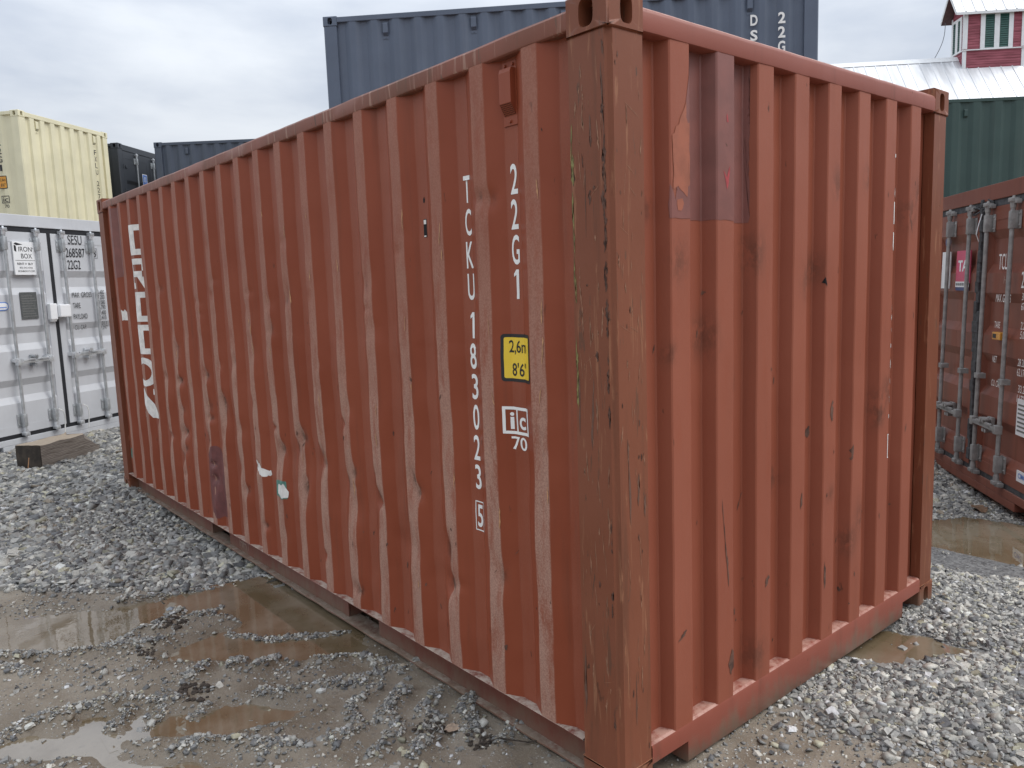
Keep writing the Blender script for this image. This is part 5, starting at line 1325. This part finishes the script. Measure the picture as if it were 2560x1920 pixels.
leaf('pale curled leaf on the mud beside the red container', -.775, -.165, .065, .6, M['leaf'])
leaf('brown leaf on gravel in front of the dark red container', -.60, 4.95, .15, 2.4, M['leaf2'])
M['humus'] = plain('dark_peat', (.045, .034, .026), .95, var=.5, scale=90, bump=.5)
def clod(name, label, x, y, s, n, mat, cat, seed):
    rr = random.Random(seed); bm = bmesh.new()
    for i in range(n):
        a = rr.uniform(0, 6.28); rad = s * rr.random() ** .6; px, py = x + rad * math.cos(a) * 1.3, y + rad * math.sin(a); k = s * rr.uniform(.10, .26)
        m_ = bmesh.ops.create_icosphere(bm, subdivisions=1, radius=k)['verts']; hz_ = gz(px, py)
        for v in m_: v.co = Vector((v.co.x * rr.uniform(.7, 1.3) + px, v.co.y * rr.uniform(.7, 1.3) + py, v.co.z * .55 + hz_ + k * .2))
    return tag(obj(name, bm, mat), label, cat)
clod('peat_clump', 'dark clump of peat and roots by the pale leaf', -.83, -.20, .055, 40, M['humus'], 'clump', 1)
clod('peat_clump', 'small dark clump of peat beside the thin twig', -.64, -.10, .05, 34, M['humus'], 'clump', 2)
clod('peat_clump', 'dark brown clod of earth between the two left puddles', -2.60, -.62, .08, 26, M['humus'], 'clump', 3)
clod('peat_clump', 'dark earth clod at the end of the reflecting puddle', -2.38, -.83, .05, 26, M['humus'], 'clump', 4)
clod('peat_clump', 'flat dark patch of peat in front of the lower brown puddle', -1.80, -.78, .07, 40, M['humus'], 'clump', 5)
clod('earth_lump', 'small brown earth lump on gravel right of the container', .36, 1.34, .04, 14, M['leaf2'], 'lump', 6)
bm = bmesh.new(); tw = [(-.62, -.13), (-.56, -.06), (-.50, .02), (-.47, .045)]
for (xa, ya), (xb, yb) in zip(tw[:-1], tw[1:]): cyl(bm, (xa, ya, gz(xa, ya) + .010), (xb, yb, gz(xb, yb) + .012), .0035, .003, 6)
tag(obj('twig', bm, M['humus']), 'thin dark twig lying on mud against the container rail', 'twig')
def stone(label, x, y, s, col, seed):
    rr = random.Random(seed); bm = bmesh.new(); bmesh.ops.create_icosphere(bm, subdivisions=1, radius=s * .5)
    for v in bm.verts:
        v.co = Vector((v.co.x * rr.uniform(.8, 1.25), v.co.y * rr.uniform(.55, .95), v.co.z * rr.uniform(.4, .7)))
    o = obj('stone', bm, plain('pale_stone', col, .6, var=.12, scale=40, bump=.3)); o.location = (x, y, gz(x, y) + s * .12); o.rotation_euler = (0, 0, rr.uniform(0, 6))
    tag(o, label, 'stone')
stone('large white stone low at left, on the gravel ridge', -1.985, -1.385, .050, (.50, .50, .46), 1)
stone('pale stone on brown mud, lower left', -2.165, -1.0, .034, (.55, .54, .50), 2)
stone('grey slab of stone at the edge of the upper left puddle', -2.885, -.56, .06, (.22, .245, .275), 3)
stone('white stone between the upper left puddles', -2.63, -.30, .04, (.55, .54, .50), 4)
stone('white pointed stone on the gravel ridge below the side rail', -1.40, -.38, .045, (.50, .50, .47), 5)
stone('pale stone nearest the container, lower middle', -.66, -.06, .030, (.48, .47, .43), 6)
stone('angular grey stone on mud at lower right', .52, 1.02, .034, (.38, .39, .39), 7)
stone('second angular grey stone on mud at lower right', .56, 1.07, .030, (.33, .34, .345), 8)
stone('largest grey slab on the gravel at right', .60, 1.88, .07, (.30, .305, .31), 9)
print('objects', len(S.objects))
